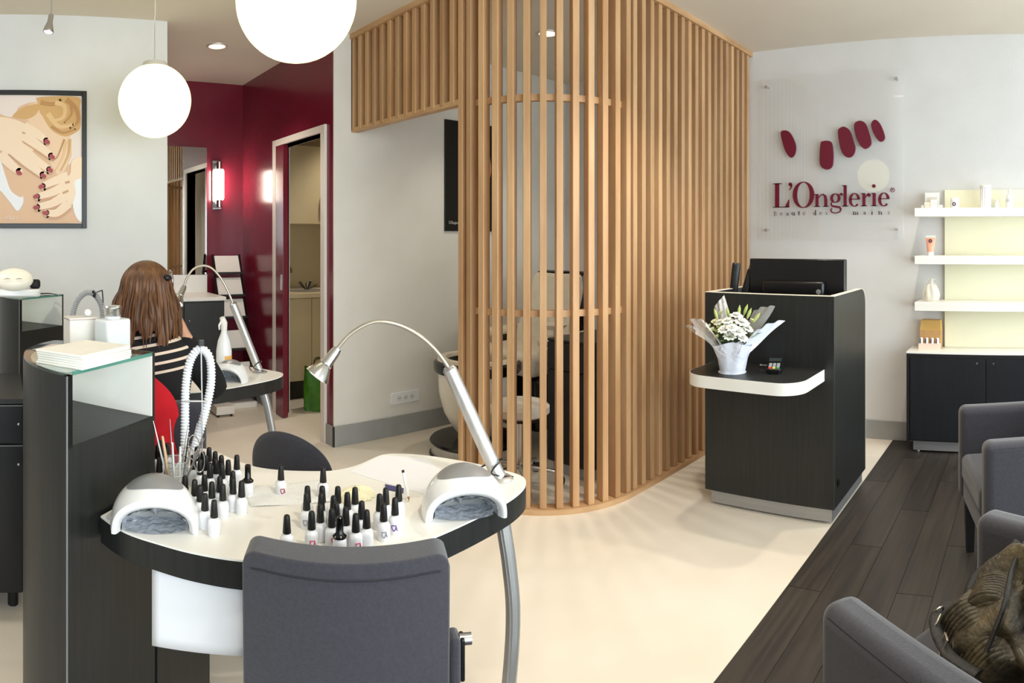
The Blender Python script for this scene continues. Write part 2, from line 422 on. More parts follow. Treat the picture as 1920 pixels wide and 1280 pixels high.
MB().box(HX + .006, HX + SD, 2.70, 3.87, zh, zh + .03).build('header_rail', OAKR, part, smooth=False, W=True)
for zc in (ZR(182, 3.37), ZR(588, 3.37)):
    ribbon(SD * .62, SD + .012, zc - .017, zc + .017, a_only=True).build('curved_rail', OAKR, part, smooth=False, W=True)
full = MB().box(-SD, 0, -SW / 2, SW / 2, zs0, zs1).build('slat', OAK, part, smooth=False, bevel=.0025, seg=1)   # outer face at local x=0, pointing +x outward
full_me = full.data
short_m = MB().box(-SD, 0, -SW / 2, SW / 2, zh + .012, zs1).build('slat', OAK, part, smooth=False, bevel=.0025, seg=1)
def place(o_me, x, y, a, proto=None):
    lx, ly = x - CX, y - CY
    if proto: o = proto; o.location = (lx, ly, 0); o.rotation_euler = (0, 0, a)
    else:
        o = inst('slat', o_me, part, (lx, ly, 0), a)
        q = o.modifiers.new('bevel', 'BEVEL'); q.width = .0025; q.segments = 1; q.limit_method = 'ANGLE'
y = 3.852; k = 0
while y > 2.75:
    place(short_m.data, HX, y, pi, short_m if k == 0 else None); y -= PITCH * 1.012; k += 1
MB().box(HX, HX + .012, 3.858, 3.87, zh, zs1).build('end_batten', OAKR, part, smooth=False, W=True)
n_arc = 13
angs = [177.0 + 7.55 * i for i in range(n_arc)]
place(full_me, HX, 2.715, pi, full)
for a in angs[1:]:
    q = radians(a)
    if a <= 270: place(full_me, CX + RAD * cos(q), CY + RAD * sin(q), q)
x = CX + .035
while x < XR - .02:
    place(full_me, x, PY, -pi / 2); x += PITCH * .985

# =================================================================== RECEPTION DESK
CXF, CXB, CYA, CYB = 3.05, 3.655, 0.955, 1.665     # front, back, right side, left side
ZP, ZT, PT = 0.078, 1.119, 0.028
desk = thing('reception_desk', 'tall black reception desk with cream edges and a white-edged front ledge', 'desk', ((CXF + CXB) / 2, (CYA + CYB) / 2, 0))
def side_panel_poly(rad=.09):
    P = [(CXF, ZP), (CXB, ZP)]
    for k in range(9):
        a = pi / 2 * k / 8; P.append((CXB - rad + rad * cos(a), ZT - rad + rad * sin(a)))
    return P + [(CXF, ZT)]
MXZ = Matrix(((1, 0, 0, 0), (0, 0, 1, 0), (0, 1, 0, 0), (0, 0, 0, 1)))      # (x, z, y) prism -> world
for ya in (CYA, CYB - PT):
    sp = MB().prism(side_panel_poly(), ya, ya + PT, MXZ).build('side_panel', LAM, desk, smooth=False, W=True)
    pts = [(CXF, ya + PT / 2, ZT)] + [(p[0], ya + PT / 2, p[1]) for p in side_panel_poly()[2:-1]][::-1] + [(CXB, ya + PT / 2, ZP)]
    eb = MB()
    for i in range(len(pts) - 1):
        a, b_ = Vector(pts[i]), Vector(pts[i + 1]); d = (b_ - a).normalized(); nn = Vector((-d.z, 0, d.x))
        if nn.z < -.01 or (abs(nn.z) < .01 and nn.x < 0): nn = -nn
        q = []
        for pnt in (a, b_):
            for off in (0, .003):
                for yy in (-PT / 2 - .001, PT / 2 + .001): q.append(tuple(pnt + nn * off + Vector((0, yy, 0))))
        eb.add(q, [(0, 1, 5, 4), (2, 6, 7, 3), (0, 4, 6, 2), (1, 3, 7, 5), (0, 2, 3, 1), (4, 5, 7, 6)])
    eb.build('edge_band', CREAM, sp, smooth=False, W=True)
fp = MB().box(CXF, CXF + PT, CYA + PT, CYB - PT, ZP, ZT).build('front_panel', LAM, desk, smooth=False, W=True)
MB().box(CXF - .001, CXF + PT + .001, CYA + PT, CYB - PT, ZT, ZT + .003).build('edge_band', CREAM, fp, smooth=False, W=True)
MB().box(CXF + .001, CXF + .004, CYA - .0015, CYA + .0005, ZP, ZT).build('corner_trim', mat('grey corner trim', (70, 74, 72), .4), desk, smooth=False, W=True)
MB().box(CXF + PT, CXB - .1, CYA + PT, CYB - PT, .92, .945).build('work_surface', LAM, desk, smooth=False, W=True)
MB().box(CXF + PT, CXB - .02, CYA + PT, CYB - PT, ZP, ZP + .02).build('bottom_panel', LAMD, desk, smooth=False, W=True)
pl = MB().box(CXF + .015, CXB - .02, CYA + .015, CYB - .03, .012, ZP).build('plinth', ALU, desk, smooth=False, W=True)
for a, b_ in ((CXF + .05, CYA + .05), (CXF + .05, CYB - .07), (CXB - .06, CYA + .05), (CXB - .06, CYB - .07)):
    MB().cyl((a, b_, 0), (a, b_, .013), .015, n=10).build('foot', STEEL, pl, W=True)
# cable grommet low on the right side
MB().lathe([(.0, 0), (.017, 0), (.02, .004), (.012, .006), (0, .003)], 18, T(CXF + .07, CYA, .19, rx=pi / 2)).build('cable_grommet', BLACKP, desk, W=True)
# front ledge
LX0 = 2.685; LY0, LY1, LZ0, LZ1 = 1.003, 1.60, .705, .762
def ledge_poly(o=0.0, r=.12):
    P = [(CXF, LY0 + o)]
    for k in range(9):
        a = -pi / 2 - pi / 2 * k / 8; P.append((LX0 + r + (r - o) * cos(a), LY0 + r + (r - o) * sin(a)))
    for k in range(9):
        a = pi - pi / 2 * k / 8; P.append((LX0 + r + (r - o) * cos(a), LY1 - r + (r - o) * sin(a)))
    return P + [(CXF, LY1 - o)]
lg = MB().prism(ledge_poly(), LZ0, LZ1 - .001).build('ledge', WHITE, desk, W=True)
MB().prism(ledge_poly(.003), LZ1 - .001, LZ1).build('ledge_top', LAM, lg, smooth=False, W=True)

# monitor seen from behind
mx = 3.36
a, b_ = onX(1407, 485, mx), onX(1585, 488, mx)
t = thing('computer_monitor', 'black flat monitor seen from behind on the reception desk', 'monitor', (mx, (a[1] + b_[1]) / 2, .945))
hw = (a[1] - b_[1]) / 2; zt = ZR(485, 3.62) - .945
MB().box(-.012, .035, -hw, hw, .02, zt).build('screen_housing', mat('black monitor casing', (17, 17, 18), .25), t, bevel=.006)
MB().box(-.05, -.012, -hw * .62, hw * .68, .03, zt * .66).build('rear_bulge', mat('black monitor casing', (17, 17, 18), .25), t, bevel=.015, seg=3)
MB().lathe([(0, 0), (.012, 0), (.014, .004), (.006, .006), (0, .004)], 16, T(-.05, -hw * .52, zt * .5, ry=-pi / 2)).build('badge', GREYP, t)
MB().box(.036, .037, -hw + .012, hw - .012, .035, zt - .012).build('screen', mat('dark screen', (6, 7, 9), .1), t)
MB().box(-.02, .02, -.05, .05, 0.008, .05).box(-.08, .08, -.11, .11, 0, .008).build('stand', BLACKP, t)
# telephone handsets
t = thing('telephone', 'black cordless telephone leaning in its cradle beside the monitor', 'telephone', (*R(1385, 3.72), .945), rz=.5)
MB().box(-.05, .05, -.05, .05, 0, .1).build('cradle', BLACKP, t, bevel=.012)
for q, dx in ((-.28, -.02), (-.1, .035)):
    M_ = T(0, dx, .09, rx=-q)
    hs = MB(); rbox(hs, -.015, .015, -.024, .024, 0, .2 if dx < 0 else .23, .012, M=M_); hs.build('handset', BLACKP, t, bevel=.006)
    MB().cyl(tuple(M_ @ Vector((0, .016, .195))), tuple(M_ @ Vector((0, .016, .235))), .005, .004, 8).build('antenna', mat('grey antenna', (120, 120, 120), .4), t)

# card terminal
x, y = G(1453, 696, LZ1)
t = thing('card_terminal', 'black card payment terminal lying on the front ledge', 'card terminal', (x, y, LZ1), rz=radians(-72))
M_ = T(0, 0, .006, rx=radians(12))
bd = MB(); rbox(bd, -.036, .036, -.075, .075, .0, .026, .016, M=T(0, 0, .016, rx=radians(12))); bd.build('body', BLACKP, t, bevel=.005)
MB().box(-.03, .03, .02, .062, .0425, .0435, T(0, 0, 0, rx=radians(12))).build('display', mat('terminal display', (52, 60, 62), .15), t)
rb = MB(); rbox(rb, -.034, .034, -.07, .07, 0.0, .012, .014); rb.build('base', BLACKP, t)
KC = {'r': mat('red key', (205, 52, 40), .5), 'y': mat('yellow key', (228, 196, 70), .5), 'g': mat('green key', (40, 150, 84), .5), 'k': mat('grey key', (150, 152, 156), .5)}
for rr, cols in enumerate(('ryg', 'kkk', 'kkk', 'kkk')):
    for cc, kk in enumerate(cols):
        cx_ = (cc - 1) * .019; cy_ = -.06 + rr * .0165
        MB().box(cx_ - .0075, cx_ + .0075, cy_ - .006, cy_ + .006, .0415, .045, T(0, 0, 0, rx=radians(12))).build('key', KC[kk], t, bevel=.001, seg=1)
MB().cyl((-.04, .07, .014), (-.075, .085, .012), .004, n=8).ball((-.078, .086, .012), .006, 8, 6).build('plug', GREYP, t)

# =================================================================== SHELVES AND LOW CABINET ON THE RIGHT WALL
cab = thing('low_cabinet', 'long low black cabinet with cream top under the wall shelves', 'cabinet', (4.35, 0.0, 0))
KX, KY1, KY0, KZ = 4.225, .825, -1.3, .662
MB().box(KX + .02, XR - .015, KY0, KY1, .075, KZ - .012).build('carcass', LAMD, cab, smooth=False, W=True)
MB().box(KX, XR - .015, KY0, KY1 + .002, KZ - .012, KZ).build('top', WHITE, cab, smooth=False, bevel=.002, W=True)
yb = [KY1 - .022, onX(1848, 700, KX)[1], -.28, -.8, KY0 + .02]
for i in range(4):
    dr = MB().box(KX + .001, KX + .02, yb[i + 1] + .002, yb[i] - .002, .085, KZ - .038).build('door', mat('black door laminate', (24, 26, 30), .4, rgb2=(30, 32, 36), nscale=(50, 50, 3)), cab, smooth=False, bevel=.002, W=True)
    ky = onX(1832, 682, KX)[1] if i == 0 else (onX(1863, 680, KX)[1] if i == 1 else yb[i] - .05)
    MB().lathe([(0, 0), (.008, 0), (.007, .006), (0, .006)], 14, T(KX + .001, ky, ZR(681, 4.24), ry=-pi / 2)).build('lock', CHROME, dr, W=True)
MB().box(KX, KX + .02, KY1 - .02, KY1, .075, KZ - .012).box(KX + .0, KX + .02, KY0, KY1 - .02, KZ - .036, KZ - .012).build('face_frame', LAMD, cab, smooth=False, W=True)
pl = MB().box(KX + .03, XR - .03, KY0 + .02, KY1 - .04, .012, .076).build('plinth', ALU, cab, smooth=False, W=True)
for yy in (KY1 - .07, .1, -.6, KY0 + .07):
    MB().cyl((KX + .05, yy, 0), (KX + .05, yy, .014), .013, n=10).build('foot', STEEL, pl, W=True)
PANEL = mat('cream display panel', (246, 243, 216), .5, rgb2=(243, 239, 208), nscale=(2, 2, 2))
pan = MB().box(XR - .03, XR - .002, -1.3, .602, KZ + .001, 1.735).build('shelf_backboard', PANEL, smooth=False)
tag(pan, 'tall pale cream backing panel behind the white wall shelves', 'backboard')
SHZ = [(1.547, 1.603), (1.235, 1.29), (.93, .987)]
names = ('top', 'middle', 'bottom')
for (z0, z1), nm in zip(SHZ, names):
    o = MB().prism([(4.23, -1.25), (XR - .0305, -1.25), (XR - .0305, .603), (XR - .001, .603), (XR - .001, .772), (4.23, .772)], z0, z1).build('wall_shelf', WHITE, smooth=False, bevel=.002)
    tag(o, f'thick white floating wall shelf, {nm} of the three', 'shelf', 'white wall shelves')

# =================================================================== LETTERING (own serif glyphs as strokes)
def stroke(mb, pts, wd, d, mp_, closed=False):
    "flat ribbon of varying width, extruded by d; mp_ maps (X, Y, depth) to world"
    n = len(pts); Lf = []; Rt = []
    ws = wd if isinstance(wd, (list, tuple)) else [wd] * n
    for i in range(n):
        a = pts[(i - 1) % n] if (closed or i > 0) else pts[i]; b = pts[(i + 1) % n] if (closed or i < n - 1) else pts[i]
        tx, ty = b[0] - a[0], b[1] - a[1]; l = hypot(tx, ty) or 1; nx, ny = -ty / l, tx / l
        Lf.append((pts[i][0] + nx * ws[i] / 2, pts[i][1] + ny * ws[i] / 2)); Rt.append((pts[i][0] - nx * ws[i] / 2, pts[i][1] - ny * ws[i] / 2))
    v = [mp_(*p, d) for p in Lf] + [mp_(*p, d) for p in Rt] + [mp_(*p, 0) for p in Lf] + [mp_(*p, 0) for p in Rt]
    f = []
    for i in range(n if closed else n - 1):
        j = (i + 1) % n
        f += [(i, j, n + j, n + i), (2 * n + i, 3 * n + i, 3 * n + j, 2 * n + j), (i, 2 * n + i, 2 * n + j, j), (n + i, n + j, 3 * n + j, 3 * n + i)]
    if not closed: f += [(0, n, 3 * n, 2 * n), (n - 1, 3 * n - 1, 4 * n - 1, 2 * n - 1)]
    mb.add(v, f)
def disc(mb, cx, cy, r, d, mp_, n=16, ry=None):
    ry = ry or r
    P = [(cx + r * cos(2 * pi * k / n), cy + ry * sin(2 * pi * k / n)) for k in range(n)]
    fillp(mb, P, d, mp_)
def fillp(mb, P, d, mp_, base=0.0):
    n = len(P); v = [mp_(*p, d) for p in P] + [mp_(*p, base) for p in P]
    mb.add(v, [tuple(range(n)), tuple(range(2 * n - 1, n - 1, -1))] + [(i, n + i, n + (i + 1) % n, (i + 1) % n) for i in range(n)])
def ell_ring(mb, cx, cy, rx, ry, tx, ty, d, mp_, a0=0, a1=360, n=36):
    full_ = abs(a1 - a0) >= 360; m = n if full_ else n + 1; pts = []; ws = []
    for k in range(m):
        a = radians(a0 + (a1 - a0) * k / n)
        wdt = tx * abs(cos(a)) ** 1.6 + ty * abs(sin(a)) ** 1.6
        pts.append((cx + (rx - tx / 2) * cos(a), cy + (ry - ty / 2) * sin(a))); ws.append(wdt)
    stroke(mb, pts, ws, d, mp_, closed=full_)
def glyph(ch, x0, d, mp_, T_=18, th=5):
    "glyphs drawn on cap height 145, x-height 75, left edge x0; each returns its own mesh"
    mb = MB()
    st = lambda p, w_: stroke(mb, [(x0 + a, b) for a, b in p], w_, d, mp_)
    if ch == 'L':
        st([(26, 0), (26, 145)], 26); st([(0, 142), (54, 142)], th); st([(0, 3), (102, 3)], th); fillp(mb, [(x0 + 102, 0), (x0 + 102, 46), (x0 + 98, 46), (x0 + 76, 4), (x0 + 60, 0)], d, mp_)
    elif ch == "'":
        disc(mb, x0 + 13, 136, 11, d, mp_); st([(20, 134), (18, 118), (6, 102)], [11, 8, 3])
    elif ch == 'O': ell_ring(mb, x0 + 65, 72, 66, 77, 27, 5, d, mp_)
    elif ch == 'n' or ch == 'm' or ch == 'u' or ch == 'r':
        if ch != 'u':
            st([(17, 0), (17, 74)], T_); st([(0, 2.5), (34, 2.5)], th); st([(1, 72), (17, 72)], th)
        if ch == 'n': st([(25, 50), (38, 68), (54, 72), (66, 62), (70, 40), (70, 0)], [4, 6, 9, 15, T_, T_]); st([(54, 2.5), (88, 2.5)], th)
        if ch == 'm':
            for o in (0, 50): st([(25 + o, 50), (38 + o, 68), (50 + o, 72), (62 + o, 62), (66 + o, 40), (66 + o, 0)], [4, 6, 9, 15, T_, T_]); st([(52 + o, 2.5), (82 + o, 2.5)], th)
        if ch == 'u':
            st([(16, 74), (16, 26), (24, 8), (40, 4), (56, 14), (64, 28)], [T_, T_, 14, 8, 5, 4]); st([(68, 74), (68, 0)], T_); st([(1, 72), (16, 72)], th); st([(54, 72), (68, 72)], th); st([(68, 2.5), (86, 2.5)], th)
        if ch == 'r': st([(25, 48), (36, 66), (46, 71)], [4, 7, 9]); disc(mb, x0 + 47, 63, 10, d, mp_)
    elif ch == 'l': st([(18, 0), (18, 122)], T_); st([(0, 2.5), (36, 2.5)], th); st([(1, 120), (18, 120)], th)
    elif ch == 'i': st([(17, 0), (17, 74)], T_); st([(0, 2.5), (34, 2.5)], th); st([(1, 72), (17, 72)], th); disc(mb, x0 + 15, 114, 10.5, d, mp_)
    elif ch in 'eé':
        ell_ring(mb, x0 + 34, 37, 33, 39, 17, 5, d, mp_, 5, 318); st([(10, 41), (64, 41)], 5)
        if ch == 'é': st([(28, 90), (46, 112)], [5, 12])
    elif ch == 'g':
        ell_ring(mb, x0 + 33, 49, 30, 27, 16, 5, d, mp_); st([(14, 28), (7, 14), (14, 4), (34, 0), (58, -4), (66, -16), (60, -30), (36, -38), (12, -32), (5, -20), (14, -8)], [5, 9, 11, 13, 13, 12, 8, 6, 7, 8, 4])
        st([(54, 66), (64, 74), (70, 74)], [4, 5, 6]); disc(mb, x0 + 70, 70, 8, d, mp_)
    elif ch == 'B':
        st([(24, 0), (24, 145)], 24); st([(0, 142), (60, 142)], th); st([(0, 3), (64, 3)], th)
        st([(50, 142), (78, 132), (84, 110), (76, 86), (50, 77), (24, 77)], [5, 14, 22, 14, 5, 5]); st([(50, 77), (86, 66), (94, 40), (84, 14), (54, 3)], [5, 14, 24, 14, 5])
    elif ch == 'a': st([(10, 56), (20, 70), (36, 73), (50, 62), (52, 44), (52, 8), (60, 2), (68, 6)], [10, 7, 6, 12, T_, T_, 7, 4]); st([(50, 44), (26, 36), (12, 20), (22, 4), (40, 8), (50, 22)], [4, 7, 15, 9, 5, 4])
    elif ch == 't': st([(20, 100), (20, 16), (30, 4), (46, 8)], [T_, T_, 9, 4]); st([(2, 72), (44, 72)], th)
    elif ch == 'd': ell_ring(mb, x0 + 32, 37, 31, 39, 17, 5, d, mp_); st([(62, 0), (62, 122)], T_); st([(46, 120), (62, 120)], th); st([(62, 2.5), (80, 2.5)], th)
    elif ch == 's': st([(50, 56), (40, 71), (22, 70), (13, 56), (24, 42), (40, 32), (48, 18), (38, 4), (20, 4), (8, 20)], [5, 6, 8, 12, 14, 14, 12, 8, 6, 5])
    elif ch == '®': ell_ring(mb, x0 + 13, 90, 13, 13, 3, 3, d, mp_); stroke(mb, [(x0 + 10, 84), (x0 + 10, 96)], 3, d, mp_); ell_ring(mb, x0 + 13, 93, 5, 4, 2.5, 2.5, d, mp_)
    return mb
LOGO = [('L', 160), ("'", 256), ('O', 285), ('n', 416), ('g', 510), ('l', 583), ('e', 622), ('r', 694), ('i', 753), ('e', 792), ('®', 862)]
SUBT = [('B', 164), ('e', 203), ('a', 239), ('u', 276), ('t', 316), ('é', 345), ('d', 408), ('e', 446), ('s', 482), ('m', 646), ('a', 704), ('i', 753), ('n', 794), ('s', 846)]

# =================================================================== LOGO PANEL
SX = 4.435
sign = thing('logo_sign', 'clear acrylic sign with burgundy nail shapes and L\'Onglerie lettering on the right wall', 'sign', (SX, 1.42, 1.40))
ACR = thin('clear acrylic sheet', (255, 255, 255), .06)
sh = MB().box(SX, SX + .006, .885, 1.962, 1.40, 2.572).build('acrylic_sheet', ACR, sign, smooth=False, bevel=.001, seg=1, W=True)
for px, py in ((1437, 163), (1437, 431), (1681, 147), (1681, 430)):
    p = onX(px, py, SX)
    MB().lathe([(0, -.012), (.009, -.012), (.01, -.01), (.01, 0), (.006, .0), (.006, XR - SX), (0, XR - SX)], 16, T(SX, p[1], p[2], ry=pi / 2)).build('standoff', STEEL, sign, W=True)
def zoomX(X, Y): return onX(1400 + X * .3125, 80 + Y * .3125, SX)      # measured crop -> sheet
NAILS = [[(207, 540), (236, 527), (262, 540), (286, 580), (300, 625), (293, 670), (268, 691), (240, 660), (222, 615)],
         [(445, 610), (462, 591), (500, 591), (518, 615), (524, 690), (517, 742), (488, 762), (455, 750), (440, 715)],
         [(550, 535), (565, 510), (592, 506), (622, 530), (642, 585), (655, 635), (645, 672), (618, 690), (585, 675), (562, 625)],
         [(646, 500), (660, 475), (690, 470), (718, 490), (738, 545), (751, 595), (742, 622), (712, 638), (682, 615), (658, 565)],
         [(748, 490), (762, 466), (782, 466), (804, 490), (822, 530), (832, 570), (822, 590), (800, 594), (774, 565), (755, 525)]]
for P in NAILS:
    Q = catmull([(a, b) for a, b in P], 5, True)
    W_ = [zoomX(a, b) for a, b in Q]; mbn = MB(); n = len(W_)
    mbn.add([(SX - .012, p[1], p[2]) for p in W_] + [(SX - .0005, p[1], p[2]) for p in W_], [tuple(range(n)), tuple(range(2 * n - 1, n - 1, -1))] + [(i, (i + 1) % n, n + (i + 1) % n, n + i) for i in range(n)])
    mbn.build('nail_shape', BURG, sign, smooth=False, bevel=.003, W=True)
yA, yB = zoomX(160, 988)[1], zoomX(860, 980)[1]; zB = zoomX(160, 990)[2]; SC = (yA - yB) / 700
def lmap(X, Y, d): return (SX - .0005 - d, yA - (X - 160) * SC, zB + Y * SC * .985)
for ch, x0 in LOGO: glyph(ch, x0, .008, lmap).build('letter', BURG, sign, smooth=False, W=True)
GREYT = mat('grey sign lettering', (110, 96, 98), .5)
zS = zoomX(300, 1036)[2]
for ch, x0 in SUBT:
    k = .165 if ch == 'B' else .24
    glyph(ch, 0, .002, lambda X, Y, d, x0=x0, k=k: (SX - .0005 - d, yA - (x0 + X * k - 160) * SC, zS + Y * k * SC), T_=32, th=15).build('small_letter', GREYT, sign, smooth=False, W=True)

# =================================================================== FRAMED POSTER ON THE LEFT WALL
PYW = 4.09
pr = onY(162, 172, PYW); plb = onY(162, 428, PYW)
X1, Z1, Z0 = pr[0], pr[2], plb[2]; X0 = X1 - .66
pos = thing('framed_poster', 'black-framed photo poster of manicured hands on a bare back, left wall', 'poster', ((X0 + X1) / 2, PYW, Z0))
FRM = mat('black picture frame', (24, 24, 24), .35)
fw = .030
for nm, bx_ in (('frame_side', (X0, X0 + fw, Z0, Z1)), ('frame_side', (X1 - fw, X1, Z0, Z1)), ('frame_rail', (X0 + fw, X1 - fw, Z0, Z0 + fw)), ('frame_rail', (X0 + fw, X1 - fw, Z1 - fw, Z1))):
    MB().box(bx_[0], bx_[1], PYW - .022, PYW - .001, bx_[2], bx_[3]).build(nm, FRM, pos, smooth=False, bevel=.002, W=True)
def prt(rgb, nm='print ink'): return mat(f'{nm} {rgb}', rgb, .45)
bgd = MB().box(X0 + fw, X1 - fw, PYW - .008, PYW - .004, Z0 + fw, Z1 - fw).build('print', prt((238, 222, 214)), pos, smooth=False, W=True)
# crop (zoom 2.908x) -> poster plane, limited to the sheet
lay = [0]
def pm_(X, Y, d):
    p = onY(X * .3438, Y * .3438, PYW)
    return (min(max(p[0], X0 + fw), X1 - fw), PYW - .0082 - lay[0] * .00025 - d * .00012, min(max(p[2], Z0 + fw), Z1 - fw))
def blob(P, rgb, nm, sm=True):
    lay[0] += 1; m_ = MB(); Q = [p[:2] for p in (catmull(P, 5, True) if sm else P)]
    fillp(m_, Q, 1, pm_); return m_.build(nm, prt(rgb), bgd, smooth=False, W=True)
def rib(P, wd, rgb, nm):
    lay[0] += 1; m_ = MB(); Q = [p[:2] for p in catmull(P, 6)]
    k = len(Q) - 1; ws = [wd[0] + (wd[1] - wd[0]) * i / k for i in range(k + 1)]
    stroke(m_, Q, ws, 1, pm_); lay[0] += .0; disc(m_, *Q[-1], wd[1] / 2, 1, pm_, 14)
    return m_.build(nm, prt(rgb), bgd, smooth=False, W=True)
SK1, SK2, SK3, SK4, HR1, HR2, HR3 = (240, 205, 172), (228, 186, 150), (247, 219, 190), (206, 158, 122), (214, 168, 108), (190, 140, 84), (232, 192, 138)
blob([(-120, 640), (60, 640), (110, 580), (220, 560), (330, 640), (380, 740), (390, 840), (372, 900), (430, 880), (443, 1215), (-120, 1215)], SK2, 'printed_back')
blob([(130, 600), (230, 560), (330, 640), (385, 760), (380, 860), (330, 960), (280, 900), (190, 720)], SK1, 'printed_neck')
blob([(70, 630), (130, 585), (210, 570), (200, 620), (150, 650), (90, 645)], HR1, 'printed_hair')
blob([(205, 560), (215, 532), (420, 530), (436, 590), (438, 690), (410, 725), (350, 745), (280, 710), (235, 640), (215, 610)], HR1, 'printed_bun')
for P, wdt, c in (([(220, 560), (290, 570), (330, 545)], (28, 16), HR2), ([(300, 560), (350, 580), (345, 640), (290, 660)], (26, 14), HR3), ([(360, 545), (410, 590), (425, 660), (380, 700)], (30, 14), HR2), ([(260, 620), (320, 690), (400, 680)], (30, 14), HR3), ([(280, 690), (340, 725), (410, 705)], (18, 10), HR2), ([(380, 560), (390, 620), (350, 670)], (14, 8), HR2), ([(380, 760), (370, 850), (330, 930)], (18, 6), HR1), ([(360, 770), (340, 860), (300, 930)], (14, 5), HR3), ([(350, 760), (315, 850), (285, 880)], (10, 5), HR2)):
    rib(P, wdt, c, 'printed_hair_lock')
blob([(0, 880), (30, 960), (60, 1040), (110, 1075), (125, 1070), (125, 1110), (95, 1150), (60, 1110), (20, 1060), (-20, 1000)], (240, 238, 240), 'printed_strap')
blob([(400, 1000), (446, 950), (450, 1190), (415, 1185), (395, 1110)], (244, 242, 244), 'printed_cloth')
blob([(-130, 650), (0, 640), (70, 650), (140, 680), (190, 740), (190, 810), (130, 850), (60, 850), (0, 820), (-130, 800)], SK3, 'printed_hand')
for a in ([(130, 690), (200, 730), (252, 768)], [(130, 740), (215, 800), (278, 850)], [(95, 790), (190, 870), (268, 925)], [(60, 810), (150, 890), (232, 952)]):
    rib([(p[0] + 3, p[1] + 12) for p in a], (58, 36), SK4, 'printed_shadow'); rib(a, (58, 34), SK3, 'printed_finger')
rib([(0, 840), (60, 900), (105, 935)], (60, 38), SK3, 'printed_finger')
blob([(450, 860), (390, 880), (380, 950), (330, 1000), (300, 1080), (330, 1140), (380, 1130), (410, 1060), (405, 990), (450, 960)], SK3, 'printed_hand')
for a in ([(370, 960), (290, 990), (232, 1015)], [(360, 1010), (280, 1050), (202, 1072)], [(350, 1070), (280, 1110), (202, 1128)], [(370, 1110), (310, 1160), (252, 1160)]):
    rib([(p[0] + 2, p[1] + 12) for p in a], (54, 34), SK4, 'printed_shadow'); rib(a, (52, 32), SK3, 'printed_finger')
for cx_, cy_, an in ((256, 774, 35), (283, 856, 35), (272, 928, 35), (236, 960, 40), (104, 944, 30), (226, 1018, 160), (197, 1072, 165), (197, 1131, 170), (248, 1161, 178)):
    lay[0] += 1; m_ = MB(); a = radians(an)
    fillp(m_, [(cx_ + 17 * cos(q) * cos(a) - 12 * sin(q) * sin(a), cy_ + 17 * cos(q) * sin(a) + 12 * sin(q) * cos(a)) for q in [2 * pi * k / 16 for k in range(16)]], 1, pm_)
    m_.build('printed_nail', prt((168, 60, 66)), bgd, smooth=False, W=True)
def small_logo(parent, mapper, rgb):
    mb = MB()
    for ch, x0 in LOGO[:-1]:
        g_ = glyph(ch, x0 - 160, 1, mapper); mb.add(g_.v, g_.f)
    o = mb.build('printed_text', mat(f'print text {rgb}', rgb, .5), parent, smooth=False, W=True); o['kind'] = 'stuff'; return o
lay[0] += 1; lz = lay[0]; bx0, bz0 = X0 + fw + .012, ZR(411, 4.09)
small_logo(bgd, lambda X, Y, d: (.015 + X * .00012, PYW - .0082 - lz * .00025 - d * .0002, bz0 + Y * .00012), (250, 240, 232))

# black poster in the booth
a, b_ = onY(835, 223, 3.855), onY(835, 433, 3.855); xr_ = onY(940, 300, 3.855)[0]
t = thing('black_poster', 'black wall poster half hidden behind the slats', 'poster', ((a[0] + xr_) / 2, 3.868, b_[2]))
bp = MB().box(a[0], xr_, 3.856, 3.869, b_[2], a[2]).build('panel', mat('black print', (22, 20, 18), .3), t, smooth=False, bevel=.001, W=True)
mbf = MB(); fillp(mbf, [p[:2] for p in catmull([(.26, .42), (.30, .5), (.36, .56), (.44, .52), (.47, .40), (.44, .3), (.36, .28), (.3, .32)], 5, True)], .0006, lambda X, Y, d: (a[0] + X, 3.856 - d, b_[2] + Y * 1.0 + .1))
mbf.build('printed_face', prt((190, 128, 88)), bp, smooth=False, W=True)
small_logo(bp, lambda X, Y, d: (a[0] + .035 + X * .00015, 3.8555 - d * .0004, b_[2] + .055 + Y * .00015), (225, 222, 216))

# triple wall socket
a, b_ = onY(732, 738, 3.868), onY(785, 762, 3.868)
t = thing('wall_socket', 'white triple power socket low on the wall left of the slats', 'socket', ((a[0] + b_[0]) / 2, 3.87, .263))
w_ = (b_[0] - a[0]) / 2
MB().box(-w_, w_, -.012, 0, -.042, .042).build('plate', WPLAST, t, bevel=.003)
for k in (-1, 0, 1):
    so = MB().lathe([(.0, -.002), (.017, -.002), (.019, .0), (.021, .002), (.0, .002)], 18, T(k * .056, -.0125, 0, rx=pi / 2)).build('outlet', mat('socket white', (222, 222, 220), .4), t)
    for dx in (-.007, .007): MB().lathe([(0, .0), (.0028, 0), (.0028, .002), (0, .002)], 8, T(k * .056 + dx, -.0145, 0, rx=pi / 2)).build('pin_hole', BLACKM, so)

